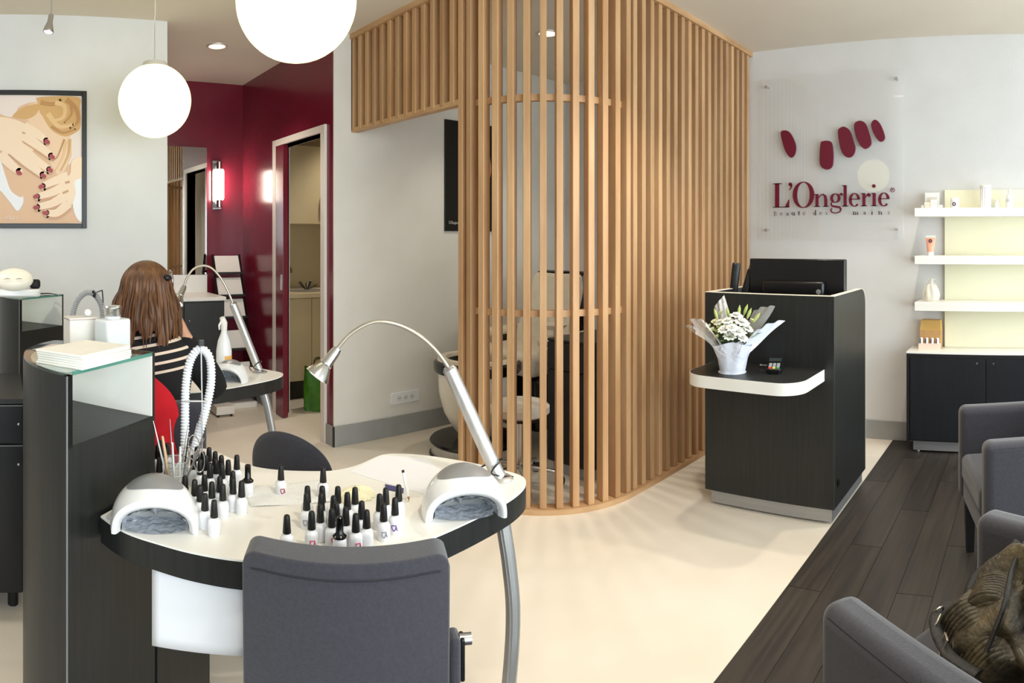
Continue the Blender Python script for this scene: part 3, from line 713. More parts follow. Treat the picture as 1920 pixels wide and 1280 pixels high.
# =================================================================== THINGS ON THE SHELVES
SHX = 4.33
def on_shelf(px, zi, x=SHX):
    y = x * tan(az(px)); return (x, y, zi)
EMB = mat('dark emblem', (70, 44, 62), .5)
def ring_emblem(t, r, M):
    mb = MB(); mb.lathe([(r * .45, 0), (r, 0), (r, .0012), (r * .45, .0012), (r * .45, 0)], 20, M); return mb.build('emblem', EMB, t)
t1 = SHZ[0][1]
def sbox(px, wpx, h, d, label, m=None, z=t1, x=SHX, rz=0):
    p = on_shelf(px, z, x); w2 = wpx * hypot(p[0], p[1]) / FPX / 2
    t = thing('carton', label, 'box', p, rz, group='white cartons on the top shelf')
    b = MB().box(-d / 2, d / 2, -w2, w2, 0, h).build('carton_body', m or WPLAST, t, bevel=.0015, smooth=False)
    MB().box(-d / 2 - .0008, -d / 2, -w2 * .7, w2 * .7, h * .4, h * .72).build('carton_label', mat('pale print', (222, 216, 206), .6), b, smooth=False)
    return t
sbox(1748.5, 27, .112, .05, 'tallest white carton at the left end of the top shelf', x=4.42)
sbox(1752, 12, .058, .05, 'small white carton standing in front of the tallest one', x=4.33)
sbox(1740, 12, .042, .04, 'low cream carton left of the small white one', mat('cream card', (232, 224, 206), .6), x=4.33)
sbox(1730.5, 5, .022, .03, 'tiny white carton at the very left tip of the top shelf', x=4.33)
sbox(1763, 9, .024, .04, 'flat white carton beside the cream panel on the top shelf', x=4.33)
p = on_shelf(1790, t1)
t = thing('cream_jar', 'white jar with dark round emblem on the top shelf', 'jar', p)
MB().lathe([(0, 0), (.028, 0), (.030, .004), (.030, .045), (.026, .048), (0, .048)], 24).build('jar_body', WPLAST, t)
MB().lathe([(0, .048), (.029, .048), (.030, .052), (.030, .066), (.027, .07), (0, .07)], 24).build('lid', WHITE, t)
ring_emblem(t, .013, T(-.0303, 0.0, .028, ry=-pi / 2))
p = on_shelf(1848, t1)
t = thing('fluted_canister', 'tall ribbed white canister with lid on the top shelf', 'canister', p)
def flute(u, v):
    a = 2 * pi * u; r = .034 + .0022 * cos(a * 16); return (r * cos(a), r * sin(a), v * .135)
MB().grid(flute, 128, 2, cu=True).build('canister_body', WPLAST, t)
MB().lathe([(0, .135), (.038, .135), (.039, .139), (.039, .15), (.036, .153), (0, .153)], 28).build('lid', WHITE, t)
MB().lathe([(0, 0), (.039, 0), (.039, .008), (.035, .01), (0, .01)], 28).build('base_ring', WHITE, t)
p = on_shelf(1869, t1)
t = thing('small_bottle', 'tiny pink-capped white bottle beside the ribbed canister', 'bottle', p)
MB().lathe([(0, 0), (.013, 0), (.014, .003), (.014, .036), (.009, .042), (0, .042)], 18).build('bottle_body', WPLAST, t)
MB().lathe([(0, .042), (.010, .042), (.010, .058), (.008, .06), (0, .06)], 16).build('cap', mat('pale pink cap', (238, 214, 210), .4), t)
p = on_shelf(1893, t1)
t = thing('lotion_bottle', 'slim white lotion bottle nearest the right edge of the top shelf', 'bottle', p)
MB().lathe([(0, 0), (.024, 0), (.026, .004), (.026, .072), (.022, .088), (.012, .096), (0, .096)], 24).build('bottle_body', WPLAST, t)
MB().lathe([(0, .096), (.0125, .096), (.0115, .125), (.008, .128), (0, .128)], 18).build('cap', WHITE, t)
MB().lathe([(.0262, .04), (.0264, .041), (.0264, .06), (.0262, .061)], 24).build('bottle_label', mat('grey label', (206, 206, 204), .5), t)
p = on_shelf(1745, SHZ[1][1])
t = thing('cream_tube', 'peach hand cream tube standing on white cap, middle shelf', 'tube', p)
def tubef(u, v):
    a = 2 * pi * u; k = v ** 1.2; rx = .022 * (1 - k) + .0012 * k; ry = .023 * (1 - k) + .034 * k
    return (rx * cos(a), ry * sin(a), .024 + v * .098)
MB().grid(tubef, 28, 10, cu=True).build('tube_body', mat('peach tube', (238, 168, 142), .35), t)
MB().box(-.0013, .0013, -.034, .034, .120, .134).build('crimped_end', mat('pale mint crimp', (226, 240, 228), .4), t)
MB().lathe([(0, 0), (.021, 0), (.022, .003), (.0215, .024), (0, .024)], 22).build('cap', WPLAST, t)
ring_emblem(t, .0125, T(-.0125, 0, .098, ry=-pi / 2 + .12))
p = on_shelf(1746, SHZ[2][1])
t = thing('gift_pouch', 'sheer white gathered gift pouch with bottles on the bottom shelf', 'pouch', p)
SHEER = mat('sheer organza', (240, 236, 220), .5, alpha=.55)
def pouch(u, v):
    a = 2 * pi * u
    prof = [(0, .052), (.25, .06), (.5, .05), (.72, .034), (.8, .016), (.86, .012), (1, .03)]
    for (a0, r0), (a1, r1) in zip(prof, prof[1:]):
        if v <= a1: r = r0 + (r1 - r0) * (v - a0) / (a1 - a0); break
    r *= 1 + .10 * sin(a * 7 + v * 4) * min(1, v * 2)
    return (r * cos(a) * .8, r * sin(a), .002 + v * .148)
MB().grid(pouch, 56, 18, cu=True).lathe([(0, 0), (.045, 0), (.045, .002), (0, .002)], 20).build('sheer_bag', SHEER, t)
MB().lathe([(.013, .122), (.016, .124), (.013, .127), (.013, .122)], 20).build('ribbon', WHITE, t)
MB().lathe([(0, .004), (.018, .004), (.018, .07), (.008, .08), (0, .08)], 16, T(0, -.02, 0)).build('bottle', WPLAST, t)
MB().lathe([(0, .004), (.016, .004), (.016, .06), (.006, .07), (0, .07)], 16, T(0, .02, 0)).build('bottle', CREAM, t)
# cardboard counter display
p = (4.36, 4.36 * tan(az(1744.5)), KZ)
t = thing('cardboard_display', 'brown cardboard counter display holding small bottles on the low cabinet', 'display box', p)
CARD = mat('brown cardboard', (206, 160, 104), .75, rgb2=(196, 150, 96), nscale=(20, 20, 20))
w2 = .071
MB().box(-.01, .075, -w2, w2, 0, .125).build('box_body', CARD, t, bevel=.001, smooth=False)
MB().add([(-.012, -w2, .125), (.077, -w2, .125), (.077, w2, .125), (-.012, w2, .125), (.02, -w2 * .92, .19), (.077, -w2 * .92, .19), (.077, w2 * .92, .19), (.02, w2 * .92, .19)],
         [(3, 2, 1, 0), (4, 5, 6, 7), (0, 1, 5, 4), (1, 2, 6, 5), (2, 3, 7, 6), (3, 0, 4, 7)]).build('lid_flap', mat('ochre cardboard', (214, 170, 96), .75), t, smooth=False)
MB().box(-.06, -.01, -w2, w2, 0, .042).build('tray', mat('pale pink card', (226, 206, 190), .7), t, smooth=False)
for k in range(4):
    yy = -w2 + .018 + k * .036
    bt = MB().lathe([(0, .042), (.0105, .042), (.0115, .046), (.0115, .074), (.006, .08), (0, .08)], 14, T(-.035, yy, 0)).build('sample_bottle', WPLAST, t)
    MB().box(-.0475, -.0465, yy + .002, yy + .009, .045, .076).build('stripe', mat('dark stripe', (70, 70, 80), .5), bt, smooth=False)

# =================================================================== BOUQUET ON THE LEDGE
bx, by = G(1373, 697, LZ1)
bq = thing('flower_bouquet', 'white flower bouquet in translucent paper wrap on the front ledge', 'bouquet', (bx, by, LZ1), rz=YAW - (1373 - 960) / FPX - pi / 2)
# local frame: +x to the right in view, +y away from the camera
WRAP = mat('white wrapping paper', (232, 234, 244), .6, rgb2=(222, 225, 238), nscale=(14, 14, 14), bump=.5, bscale=(30, 30, 30), alpha=.96)
CLEAR = mat('clear cellophane', (235, 235, 232), .08, alpha=.28, spec=.8)
def wrapf(u, v):
    a = 2 * pi * u
    r = .060 + .026 * v + (.016 * max(0, v - .45) / .55)
    fac = 1 + .05 * sin(a * 9) * v + .03 * sin(a * 5 + 1)
    return (r * cos(a) * fac, r * sin(a) * fac, v * .145 * (1 + .08 * sin(a * 3)))
MB().grid(wrapf, 60, 12, cu=True).lathe([(0, 0.0), (.068, 0), (.068, .002), (0, .002)], 24).build('paper_pot', WRAP, bq)
def leafsheet(P, m_, nm, th=.0):
    "a curved sheet from a quad of bezier-ish corner points (bottom-left, bottom-right, top-right, top-left)"
    A, B, Cc, D = [Vector(p) for p in P]
    def fn(u, v):
        p = (A * (1 - u) + B * u) * (1 - v) + (D * (1 - u) + Cc * u) * v
        n = (B - A).cross(D - A).normalized()
        k = .03 * sin(pi * u) * (1 - .4 * v) + .006 * sin(u * 17 + v * 6) * v
        return tuple(p - n * k)
    return MB().grid(fn, 16, 10).build(nm, m_, bq)
leafsheet([(.0, -.085, .10), (.075, -.03, .09), (.255, .02, .245), (.10, -.10, .20)], WRAP, 'paper_wing')
leafsheet([(-.06, -.06, .09), (.03, -.088, .10), (.05, -.11, .16), (-.05, -.09, .13)], WRAP, 'paper_wing')
leafsheet([(-.08, .0, .10), (-.03, -.085, .10), (-.12, -.11, .24), (-.20, -.02, .255)], mat('translucent wrap', (236, 232, 228), .4, alpha=.6), 'paper_wing')
leafsheet([(-.07, .03, .10), (-.04, -.08, .09), (-.17, -.10, .20), (-.225, .0, .222)], CLEAR, 'cellophane')
leafsheet([(.04, .06, .1), (-.06, .07, .1), (-.09, .10, .30), (-.04, .10, .36)], mat('translucent wrap', (236, 232, 228), .4, alpha=.6), 'paper_wing')
leafsheet([(.07, .0, .1), (.03, .07, .1), (.10, .12, .27), (.21, .06, .31)], CLEAR, 'cellophane')
LEAF = mat('bouquet leaf green', (94, 124, 60), .5, rgb2=(126, 150, 84), nscale=(30, 30, 30))
LEAF2 = mat('pale bud green', (178, 192, 116), .5)
PETAL = mat('white petal', (248, 246, 238), .6, sss=.1)
PETALC = mat('cream green petal', (236, 234, 196), .6)
MB().ball((0, -.005, .17), (.085, .075, .055), 24, 12).build('foliage_core', mat('dark foliage', (52, 70, 36), .7), bq)
def leaf_geo(mb, base, d, L, wd):
    d = Vector(d).normalized(); sd = d.cross(Vector((0, 0, 1)));
    if sd.length < .1: sd = Vector((1, 0, 0))
    sd.normalize(); up = sd.cross(d); b = Vector(base)
    v = [b, b + d * L * .45 + sd * wd, b + d * L + up * (-.1 * L), b + d * L * .45 - sd * wd, b + d * L * .45 + up * wd * .35]
    mb.add([tuple(p) for p in v], [(0, 1, 4), (1, 2, 4), (2, 3, 4), (3, 0, 4)])
rg = random.Random(5)
for k in range(56):
    a = rg.uniform(0, 2 * pi); r = rg.uniform(.03, .105); zc = .25 - r * .75 + rg.uniform(-.015, .01)
    mb = MB(); leaf_geo(mb, (r * cos(a), r * sin(a), zc), (cos(a) * .8, sin(a) * .8, rg.uniform(.2, .9)), rg.uniform(.03, .055), rg.uniform(.006, .011))
    mb.build('leaf', LEAF if k % 3 else LEAF2, bq)
def blossom(c, rad, m_, nm, layers=3):
    mb = MB(); cc = Vector(c); out = Vector((c[0], c[1], .16)).normalized(); q = out.to_track_quat('Z', 'Y').to_matrix().to_4x4()
    M_ = Matrix.Translation(cc) @ q
    for l in range(layers):
        n = 6 + l * 2; tilt = .25 + l * .42
        for i in range(n):
            a = 2 * pi * i / n + l * .4
            def pf(u, v, a=a, tilt=tilt, l=l):
                w_ = rad * (.34 + .06 * l) * sin(pi * min(1, .18 + .78 * v)) * (2 * u - 1); L = rad * (.55 + .22 * l) * v
                zz = cos(tilt) * L * .85 - .35 * rad * v * v * (l / 2); rr = sin(tilt) * L + .02 * rad - 0.25 * abs(w_)
                return (rr * cos(a) - w_ * sin(a), rr * sin(a) + w_ * cos(a), zz)
            mb.grid(pf, 4, 5, M=M_)
    return mb.build(nm, m_, bq)
W_F = [(.03, -.075, .205, .034), (-.01, -.08, .185, .03), (.045, -.05, .245, .034), (-.035, -.07, .215, .03), (-.02, -.04, .25, .028), (.075, -.055, .215, .024), (.02, -.02, .272, .03), (.0, -.085, .225, .026), (.05, -.085, .175, .024), (-.06, -.02, .24, .026)]
for x, y, z, r in W_F: blossom((x, y - .01, z), r * 1.35, PETAL, 'white_flower')
for x, y, z, r in [(-.085, -.055, .205, .026), (-.075, -.06, .245, .024), (-.10, -.035, .22, .022), (-.05, .02, .275, .026), (.085, -.02, .245, .022), (-.065, -.065, .175, .02)]: blossom((x * 1.1, y, z), r * 1.35, PETALC, 'cream_flower', 2)
for x, y, z, dx in [(.03, .0, .295, .1), (.055, .01, .30, .35), (.1, -.02, .27, .7), (-.015, .0, .285, -.2), (.07, -.01, .285, .4), (-.07, -.01, .28, -.3)]:
    mb = MB(); d = Vector((dx, -.1, 1)).normalized(); p = Vector((x, y, z - .03))
    mb.tube([tuple(p), tuple(p + d * .02), tuple(p + d * .04), tuple(p + d * .058)], [.003, .008, .0075, .001], 10); mb.build('bud', LEAF2, bq)

# =================================================================== ARMCHAIRS
LEGB = mat('black stained leg', (14, 13, 14), .4)
def soft_box(x0, x1, y0, y1, z0, z1, r=.03):
    mb = MB().box(x0, x1, y0, y1, z0, z1); return mb, r
def armchair(loc, rz, label, half=.31, arm_h=.655, depth=.62, splay=0.0):
    t = thing('armchair', label, 'armchair', loc, rz, group='charcoal armchairs')
    h = half; a = .095
    for s_ in (-1, 1):
        x0, x1 = (h - a, h) if s_ > 0 else (-h, -h + a)
        piv = Vector(((x0 + x1) / 2, depth / 2, 0)); SM = Matrix.Translation(piv) @ Matrix.Rotation(splay if s_ < 0 else 0, 4, 'Z') @ Matrix.Translation(-piv)
        ar = MB().box(x0, x1, -depth / 2, depth / 2, .25, arm_h, SM).build('armrest', FAB, t, bevel=.034, seg=5)
        xi = h - .005 if s_ > 0 else -h + .005
        pts = [(xi, -depth / 2 + .04, arm_h - .021), (xi, 0, arm_h - .021), (xi, depth / 2 - .034, arm_h - .021)]
        pts = [tuple(SM @ Vector(p)) for p in pts]
        MB().tube(catmull(pts, 5), .0022, 6).build('seam_piping', mat('dark seam', (40, 38, 44), .9), ar)
        for yy in (-depth / 2 + .05, depth / 2 - .05):
            xx = s_ * (h - .045)
            MB().add([(xx - .024, yy - .024, .26), (xx + .024, yy - .024, .26), (xx + .024, yy + .024, .26), (xx - .024, yy + .024, .26), (xx - .016, yy - .016, 0), (xx + .016, yy - .016, 0), (xx + .016, yy + .016, 0), (xx - .016, yy + .016, 0)],
                     [(0, 1, 2, 3), (7, 6, 5, 4), (0, 4, 5, 1), (1, 5, 6, 2), (2, 6, 7, 3), (3, 7, 4, 0)]).build('leg', LEGB, t, smooth=False)
    MB().box(-h + a - .005, h - a + .005, -depth / 2 + .08, depth / 2 - .01, .25, .36).build('seat_base', FAB, t, bevel=.015)
    MB().box(-h + a + .001, h - a - .001, -depth / 2 + .09, depth / 2 + .0, .345, .46).build('seat_cushion', FAB, t, bevel=.03, seg=5)
    MB().box(-h + a - .002, h - a + .002, -depth / 2, -depth / 2 + .11, .25, .80).build('backrest', FAB, t, bevel=.035, seg=5)
    return t
# far chair: its arms run from front-left corner towards the window behind
fa, na = G(1800, 760, .655), G(1852, 838, .655)
armchair((2.75, -.04, 0), radians(16), 'charcoal armchair farthest back, nearest the low cabinet')
arm2 = armchair((1.415, .012, 0), radians(-29), 'charcoal armchair in the near right corner with a handbag on it', half=.325, depth=.60, splay=radians(-9))

# =================================================================== HANDBAG ON THE NEAR ARMCHAIR
LEATH = mat('olive brown leather', (92, 80, 54), .5, rgb2=(24, 22, 20), nscale=(9, 9, 9), detail=5, bump=.6, bscale=(60, 60, 60), coat=.08)
LEATHD = mat('black leather', (18, 17, 16), .55, rgb2=(28, 25, 22), nscale=(9, 9, 9), bump=.4, bscale=(50, 50, 50))
hb = thing('handbag', 'slouchy olive-brown leather handbag with ribbed panels on the near armchair', 'handbag', (1.43, -.01, .46), rz=radians(-32))
def bagf(u, v):
    a = 2 * pi * u; t_ = pi * v
    x = .185 * cos(a) * sin(t_) ** .75; y = .17 * sin(a) * sin(t_) ** .75; z = .105 - .105 * cos(t_)
    k = 1 + .10 * sin(3 * a + 1.2) * sin(t_) + .06 * sin(5 * a + 4 * t_) + .035 * sin(9 * a - 6 * t_)
    sag = 1 + .20 * sin(a + .8) * (z / .21)
    return (x * k, y * k, max(.002, z * sag + .018 * sin(4 * a + 2) * (z / .2)))
MB().grid(bagf, 96, 48, cu=True).build('bag_body', LEATH, hb)
def ribbed(c0, c1, nrm, wdt, hgt, n, nm, bulge=.03):
    "padded panel of parallel ribs"
    c0, c1, nrm = Vector(c0), Vector(c1), Vector(nrm).normalized(); ax = (c1 - c0); L = ax.length; ax.normalize(); sd = ax.cross(nrm).normalized()
    def fn(u, v):
        k = abs(sin(pi * n * u)) ** .6 * hgt; e_ = min(1, min(u, 1 - u) * 8, min(v, 1 - v) * 6) ** .5
        return tuple(c0 + ax * L * u + sd * wdt * (v - .5) * (1 - .15 * (2 * u - 1) ** 2) + nrm * (k * e_ + bulge * sin(pi * v) * e_ - .02 * (1 - e_)))
    return MB().grid(fn, n * 8 + 1, 16).build(nm, LEATH, hb)
ribbed((-.185, -.02, .075), (-.11, .15, .135), (-.75, .45, .45), .15, .0042, 19, 'ribbed_panel')
ribbed((-.12, .06, .165), (.02, .12, .175), (-.35, .35, .85), .13, .0042, 17, 'ribbed_panel')
ribbed((-.06, -.06, .20), (.10, .03, .215), (-.3, .1, .95), .14, .0042, 17, 'ribbed_panel')
ribbed((.02, .19, .09), (.15, .12, .13), (.25, .85, .4), .12, .0042, 16, 'ribbed_panel')
zp = catmull([(-.19, .0, .14), (-.13, .0, .20), (-.05, .035, .228), (.05, .07, .235), (.12, .09, .225)], 8)
MB().tube(zp, .0055, 8).build('zip_line', LEATHD, hb)
MB().tube(catmull([(-.20, -.04, .04), (-.19, .04, .085), (-.13, .12, .10), (-.06, .17, .085)], 8), .004, 8).build('seam', LEATHD, hb)
MB().tube(catmull([(-.10, .12, .16), (-.05, .13, .19), (.0, .10, .215), (.06, .09, .235)], 8), .011, 10, flat=.5).build('strap', LEATHD, hb)
MB().tube(catmull([(-.215, .0, .11), (-.212, .07, .115), (-.185, .125, .12), (-.14, .17, .125), (-.06, .195, .11)], 8), .014, 10, flat=.35).build('strap', LEATHD, hb)
BRASS = mat('pale metal hardware', (205, 200, 186), .25, 1.0)
def ringm(c, r, nrm, nm, rr=.0028, sq=False):
    q = Vector(nrm).to_track_quat('Z', 'Y').to_matrix().to_4x4(); M_ = Matrix.Translation(c) @ q
    n = 24; P = []
    for k in range(n):
        a = 2 * pi * k / n; cx_, sx_ = cos(a), sin(a)
        if sq: m_ = max(abs(cx_), abs(sx_)); cx_, sx_ = cx_ / m_ * .75, sx_ / m_
        P.append(tuple(M_ @ Vector((r * cx_, r * sx_, 0))))
    return MB().tube(P, rr, 8, closed=True).build(nm, BRASS, hb)
ringm((-.2, .10, .12), .017, (-.7, .6, .4), 'ring', sq=True); ringm((-.155, .155, .125), .016, (-.4, .8, .4), 'ring'); ringm((-.12, .18, .125), .012, (.2, .8, .5), 'ring', .0022)
zpull = ringm((-.06, .135, .155), .014, (-.3, .8, .5), 'zip_pull', .003, sq=True)
MB().box(-.006, .006, -.003, .003, -.022, .0, T(-.06, .137, .143, rx=.5)).build('pull_tab', BRASS, zpull)
ringm((-.005, .1, .222), .012, (0, .6, .8), 'buckle', .0025, sq=True)

# =================================================================== FOREGROUND CUSTOMER CHAIR
fc_az = az(648); fx, fy = R(648, 1.185)
ch = thing('desk_chair', 'charcoal upholstered chair back in the foreground at the near work desk', 'chair', (fx, fy, 0), rz=fc_az - pi / 2 - .03)
# local +x right in view, +y away (towards the desk)
# curved back slab built from a grid so the top follows the curve
def slab(u, v, front):
    hw = .19; x = (u - .5) * 2 * hw; zt = .832 - .03 * (1 - sqrt(max(0, 1 - max(0, (abs(x) - (hw - .03)) / .03) ** 2))); z = .42 + (zt - .42) * v
    y = -.04 * (1 - (x / hw) ** 2) + .01 - .05 * (z - .6)
    return (x, y + (.072 if front else 0), z)
mb = MB(); NU, NV = 81, 13
mb.grid(lambda u, v: slab(u, v, False), NU, NV); mb.grid(lambda u, v: slab(u, v, True), NU, NV)
o_ = NU * NV; rim = [i for i in range(NU)] + [j * NU + NU - 1 for j in range(1, NV)] + [(NV - 1) * NU + i for i in range(NU - 2, -1, -1)] + [j * NU for j in range(NV - 2, 0, -1)]
for i in range(len(rim)):
    a_, b_ = rim[i], rim[(i + 1) % len(rim)]; mb.f.append((a_, b_, o_ + b_, o_ + a_))
bk = mb.build('backrest', FAB, ch, bevel=.012, seg=4)
pts = [slab(u / 20, .93, False) for u in range(1, 20)]
MB().tube([(p[0], p[1], p[2]) for p in pts], .0022, 6).build('seam', mat('dark seam', (40, 38, 44), .9), bk)
MB().box(-.2, .2, -.01, .42, .40, .48).build('seat', FAB, ch, bevel=.025, seg=4)
for sx_ in (-1, 1):
    for y_ in (.02, .38): MB().cyl((sx_ * .17, y_, .41), (sx_ * .185, y_ + (-.03 if y_ < .1 else .02), 0), .018, .012, 12).build('leg', LEGB, ch)
MB().box(.192, .213, .02, .07, .46, .655).build('side_bolster', FAB, ch, bevel=.008)
lv = MB().box(.213, .222, .03, .06, .57, .65).build('lever', BLACKP, ch, bevel=.003)
MB().cyl((.213, .045, .642), (.236, .045, .642), .011, n=16).build('knob', CHROME, lv)

# =================================================================== NEAR WORK STATION
ZD = .76
PA, PB = Vector((.141, 1.440)), Vector((.395, 1.670))
def pillar(B, face_ang, rad, label, zt=1.105, nh=.165, lower_ext=0.0):
    "quarter-round display column: centre B, flat glazed face, flat right panel, curved side"
    t = thing('display_column', label, 'display column', (B[0], B[1], 0), rz=face_ang)
    # local: face runs from (-rad,0) to (0,0) along x; body on +y side; curved side from (-rad,0) to (0,rad)
    def arc(r, k0=0, k1=24):
        return [(-r * cos(pi / 2 * k / 24), r * sin(pi / 2 * k / 24)) for k in range(k0, k1 + 1)]
    zf = zt - nh
    MB().prism([(0, 0)] + [(0, rad)] + arc(rad)[::-1], 0, zf - .004).build('body', LAM, t)
    MB().prism([(-.012, .001), (-.012, rad - .012)] + [p for p in arc(rad - .012)[::-1][1:]], zf - .004, zf).build('niche_floor', LAM, t, smooth=False)
    A, I = arc(rad), arc(rad - .02)
    MB().prism(A + I[::-1], zf - .004, zt - .008).build('curved_side', LAM, t)
    MB().prism(I[2:] + arc(rad - .023)[2:][::-1], zf, zt - .009).build('niche_lining', WHITE, t)
    MB().box(-.012, .0, 0, rad - .02, zf - .004, zt - .0).build('right_panel', LAM, t, smooth=False)
    MB().box(-.015, -.012, .0, rad - .022, zf, zt - .009).build('niche_back', WHITE, t, smooth=False)
    MB().box(-rad, -rad + .02, 0, .012, zf - .004, zt - .008).build('front_stile', LAM, t, smooth=False)
    MB().box(-rad - .0015, -rad + .003, -.0015, .0, 0, zt - .008).build('edge_trim', mat('light edge trim', (120, 122, 124), .35), t, smooth=False)
    g = MB().prism([(-.013, .001), (-.013, rad - .012)] + arc(rad - .002)[::-1][1:], zt - .008, zt).build('glass_top', TOPGL, t, smooth=False)
    MB().box(-rad + .02, -.013, -.0006, .0006, zt - .0085, zt + .0003).build('glass_edge', GLASSE, g, smooth=False)
    return t
fang = atan2(PB.y - PA.y, PB.x - PA.x); frad = (PB - PA).length
col1 = pillar(PB, fang, frad, 'near black quarter-round display column with a lit glass niche, left foreground')
# under-desk panel continuing the column face
p2 = (.609, 1.864)
dr_ = (Vector(p2) - PB).normalized(); nn = Vector((-dr_.y, dr_.x))
# near desk
NEAR = [(.226, 1.500), (.250, 1.44), (.279, 1.394), (.321, 1.348), (.382, 1.287), (.468, 1.222), (.58, 1.165), (.69, 1.132), (.803, 1.116), (.914, 1.121), (1.088, 1.144), (1.18, 1.170), (1.236, 1.205), (1.262, 1.25),
        (1.256, 1.314), (1.228, 1.428), (1.171, 1.546), (1.103, 1.618), (1.055, 1.628), (1.009, 1.612), (.95, 1.592), (.886, 1.588), (.839, 1.604), (.75, 1.656), (.696, 1.707), (.668, 1.763), (.645, 1.829), (.62, 1.90), (.56, 1.93)]
def station_outline(f=lambda p: p):
    P = [p[:2] for p in catmull(NEAR, 4)]
    return [f(p) for p in P + [(.435, 1.70), (.40, 1.666)]]
def work_desk(label, f=lambda p: p, base=None):
    P = station_outline(f); bx_ = sum(p[0] for p in P) / len(P); by_ = sum(p[1] for p in P) / len(P)
    t = thing('manicure_desk', label, 'desk', (bx_, by_, 0))
    MB().prism(P, ZD - .004, ZD).build('white_top', WHITE, t, smooth=False, W=True)
    MB().prism(P, ZD - .06, ZD - .004).build('black_edge', LAM, t, W=True, ang=50)
    return t
d1_ = work_desk('near kidney-shaped manicure desk, white top and thick black edge, covered in bottles')
MB().prism([tuple(PB + dr_ * .012), p2, tuple(Vector(p2) + nn * .03), tuple(PB + dr_ * .012 + nn * .03)], 0, ZD - .06).build('support_panel', LAM, d1_, smooth=False, W=True)
def desk_leg(t, pts, r=.0185):
    Q = catmull(pts, 8)
    lg_ = MB().tube(Q, r, 20).build('leg', STEEL, t, W=True)
    for k in (-1, 0, 1):
        MB().tube([(p[0] - .0145 * cos(YAW + k * .5), p[1] - .0145 * sin(YAW + k * .5) , p[2]) for p in Q[1:-1]], .0048, 6).build('leg_rib', STEEL, lg_, W=True)
    MB().lathe([(0, 0), (.03, 0), (.03, .006), (.022, .012), (0, .012)], 20, T(Q[-1][0], Q[-1][1], 0)).build('foot', STEEL, t, W=True)
x0, y0 = R(943, 1.62); x1, y1 = R(962, 1.62); x2, y2 = R(955, 1.62); x3, y3 = R(930, 1.64)
desk_leg(d1_, [(x0, y0, ZD - .06), (*R(955, 1.62), ZR(1060, 1.62)), (x1, y1, ZR(1150, 1.62)), (x2, y2, ZR(1275, 1.62)), (x3, y3, .012)])
# paper sheet taped under the desk edge
pp = thing('hanging_paper', 'blank white sheet hanging below the near desk edge', 'paper', (*R(370, 1.325), ZR(1220, 1.325)))
A_, B_ = R(285, 1.41), R(460, 1.325)
def paperf(u, v):
    x = A_[0] + (B_[0] - A_[0]) * u; y = A_[1] + (B_[1] - A_[1]) * u; k = .002 * sin(pi * u) * (1 - v)
    zt_ = ZR(1063, 1.335) + (ZR(1098, 1.318) - ZR(1063, 1.335)) * u; zb_ = ZR(1210, 1.41) + (ZR(1230, 1.325) - ZR(1210, 1.41)) * u
    return (x - k * .5, y - k, zb_ + (ZD - .061 - zb_) * v)
MB().grid(paperf, 12, 8).build('sheet', PAPER, pp, W=True, solid=.0006)

# polish bottles ------------------------------------------------------------
BOT = mat('white polish bottle', (240, 240, 242), .2, coat=.5)
CAPM = mat('black polish cap', (20, 19, 18), .42)
MARKS = [mat('pink swirl', (214, 70, 110), .5), mat('red swirl', (160, 40, 44), .5), mat('violet swirl', (104, 60, 140), .5), mat('grey swirl', (150, 150, 160), .5)]
def bottle_proto(collar=False, mark=None):
    t = thing('polish_bottle', 'x', 'bottle')
    b = MB().lathe([(0, 0), (.0125, 0), (.0138, .002), (.0140, .030), (.0125, .0345), (.0075, .038), (.0068, .040), (0, .040)], 20).build('bottle_body', BOT, t)
    if collar:
        MB().lathe([(0, .036), (.0142, .036), (.0146, .039), (.011, .042), (.0078, .046), (.0075, .076), (.006, .0775), (0, .0775)], 20).build('cap', mat('glossy black cap', (10, 10, 10), .15), t)
    else:
        MB().lathe([(0, .0395), (.0085, .0395), (.0088, .041), (.0066, .071), (.0056, .075), (.003, .0765), (0, .0767)], 18).build('cap', CAPM, t)
    lb = MB().lathe([(.01405, .006), (.0142, .0065), (.0142, .027), (.01405, .0275)], 20).build('bottle_label', mat('pale bottle print', (228, 228, 232), .5), t)
    if mark is not None:
        P = []
        for k in range(20):
            a = 2 * pi * k / 19; q = radians(-90) + .42 * cos(a) * .8 + .1; P.append((.0145 * cos(q), .0145 * sin(q), .017 + .0055 * sin(a) + .002 * cos(2 * a)))
        P += [(.0145 * cos(radians(-90) + .62), .0145 * sin(radians(-90) + .62), .010)]
        MB().tube(P, .0011, 6).build('swirl_mark', MARKS[mark], b)
    return t
protos = {'p': bottle_proto(), 'c': bottle_proto(True)}
for k in range(4): protos[k] = bottle_proto(False, k)
usedp = set()
def put_bottle(px, yt, kind, label, group, h=.0767):
    yb = (yt - YH * h / (EYE - ZD)) / (1 - h / (EYE - ZD))
    x, y = G(px, yb, ZD)
    pr_ = protos[kind]
    o = pr_ if kind not in usedp else copy_tree(pr_)
    usedp.add(kind)
    o.location = (x, y, ZD); o.rotation_euler = (0, 0, atan2(y, x) - pi / 2 + random.uniform(-.35, .35))
    tag(o, label, 'bottle', group); return o
LB = [(250, 412), (228, 468), (262, 538), (250, 622), (345, 448), (318, 500), (700, 490), (845, 500), (918, 548), (770, 552), (812, 598), (655, 588), (992, 595), (928, 638), (740, 648), (855, 685), (1000, 693), (1075, 650), (1178, 590), (558, 838), (672, 885), (790, 830), (738, 950), (878, 912), (795, 1052), (905, 1130), (975, 845), (1010, 940), (1128, 785), (1133, 865), (1235, 900)]
ORD = ['front', 'second', 'third', 'fourth', 'fifth', 'sixth', 'seventh', 'eighth']
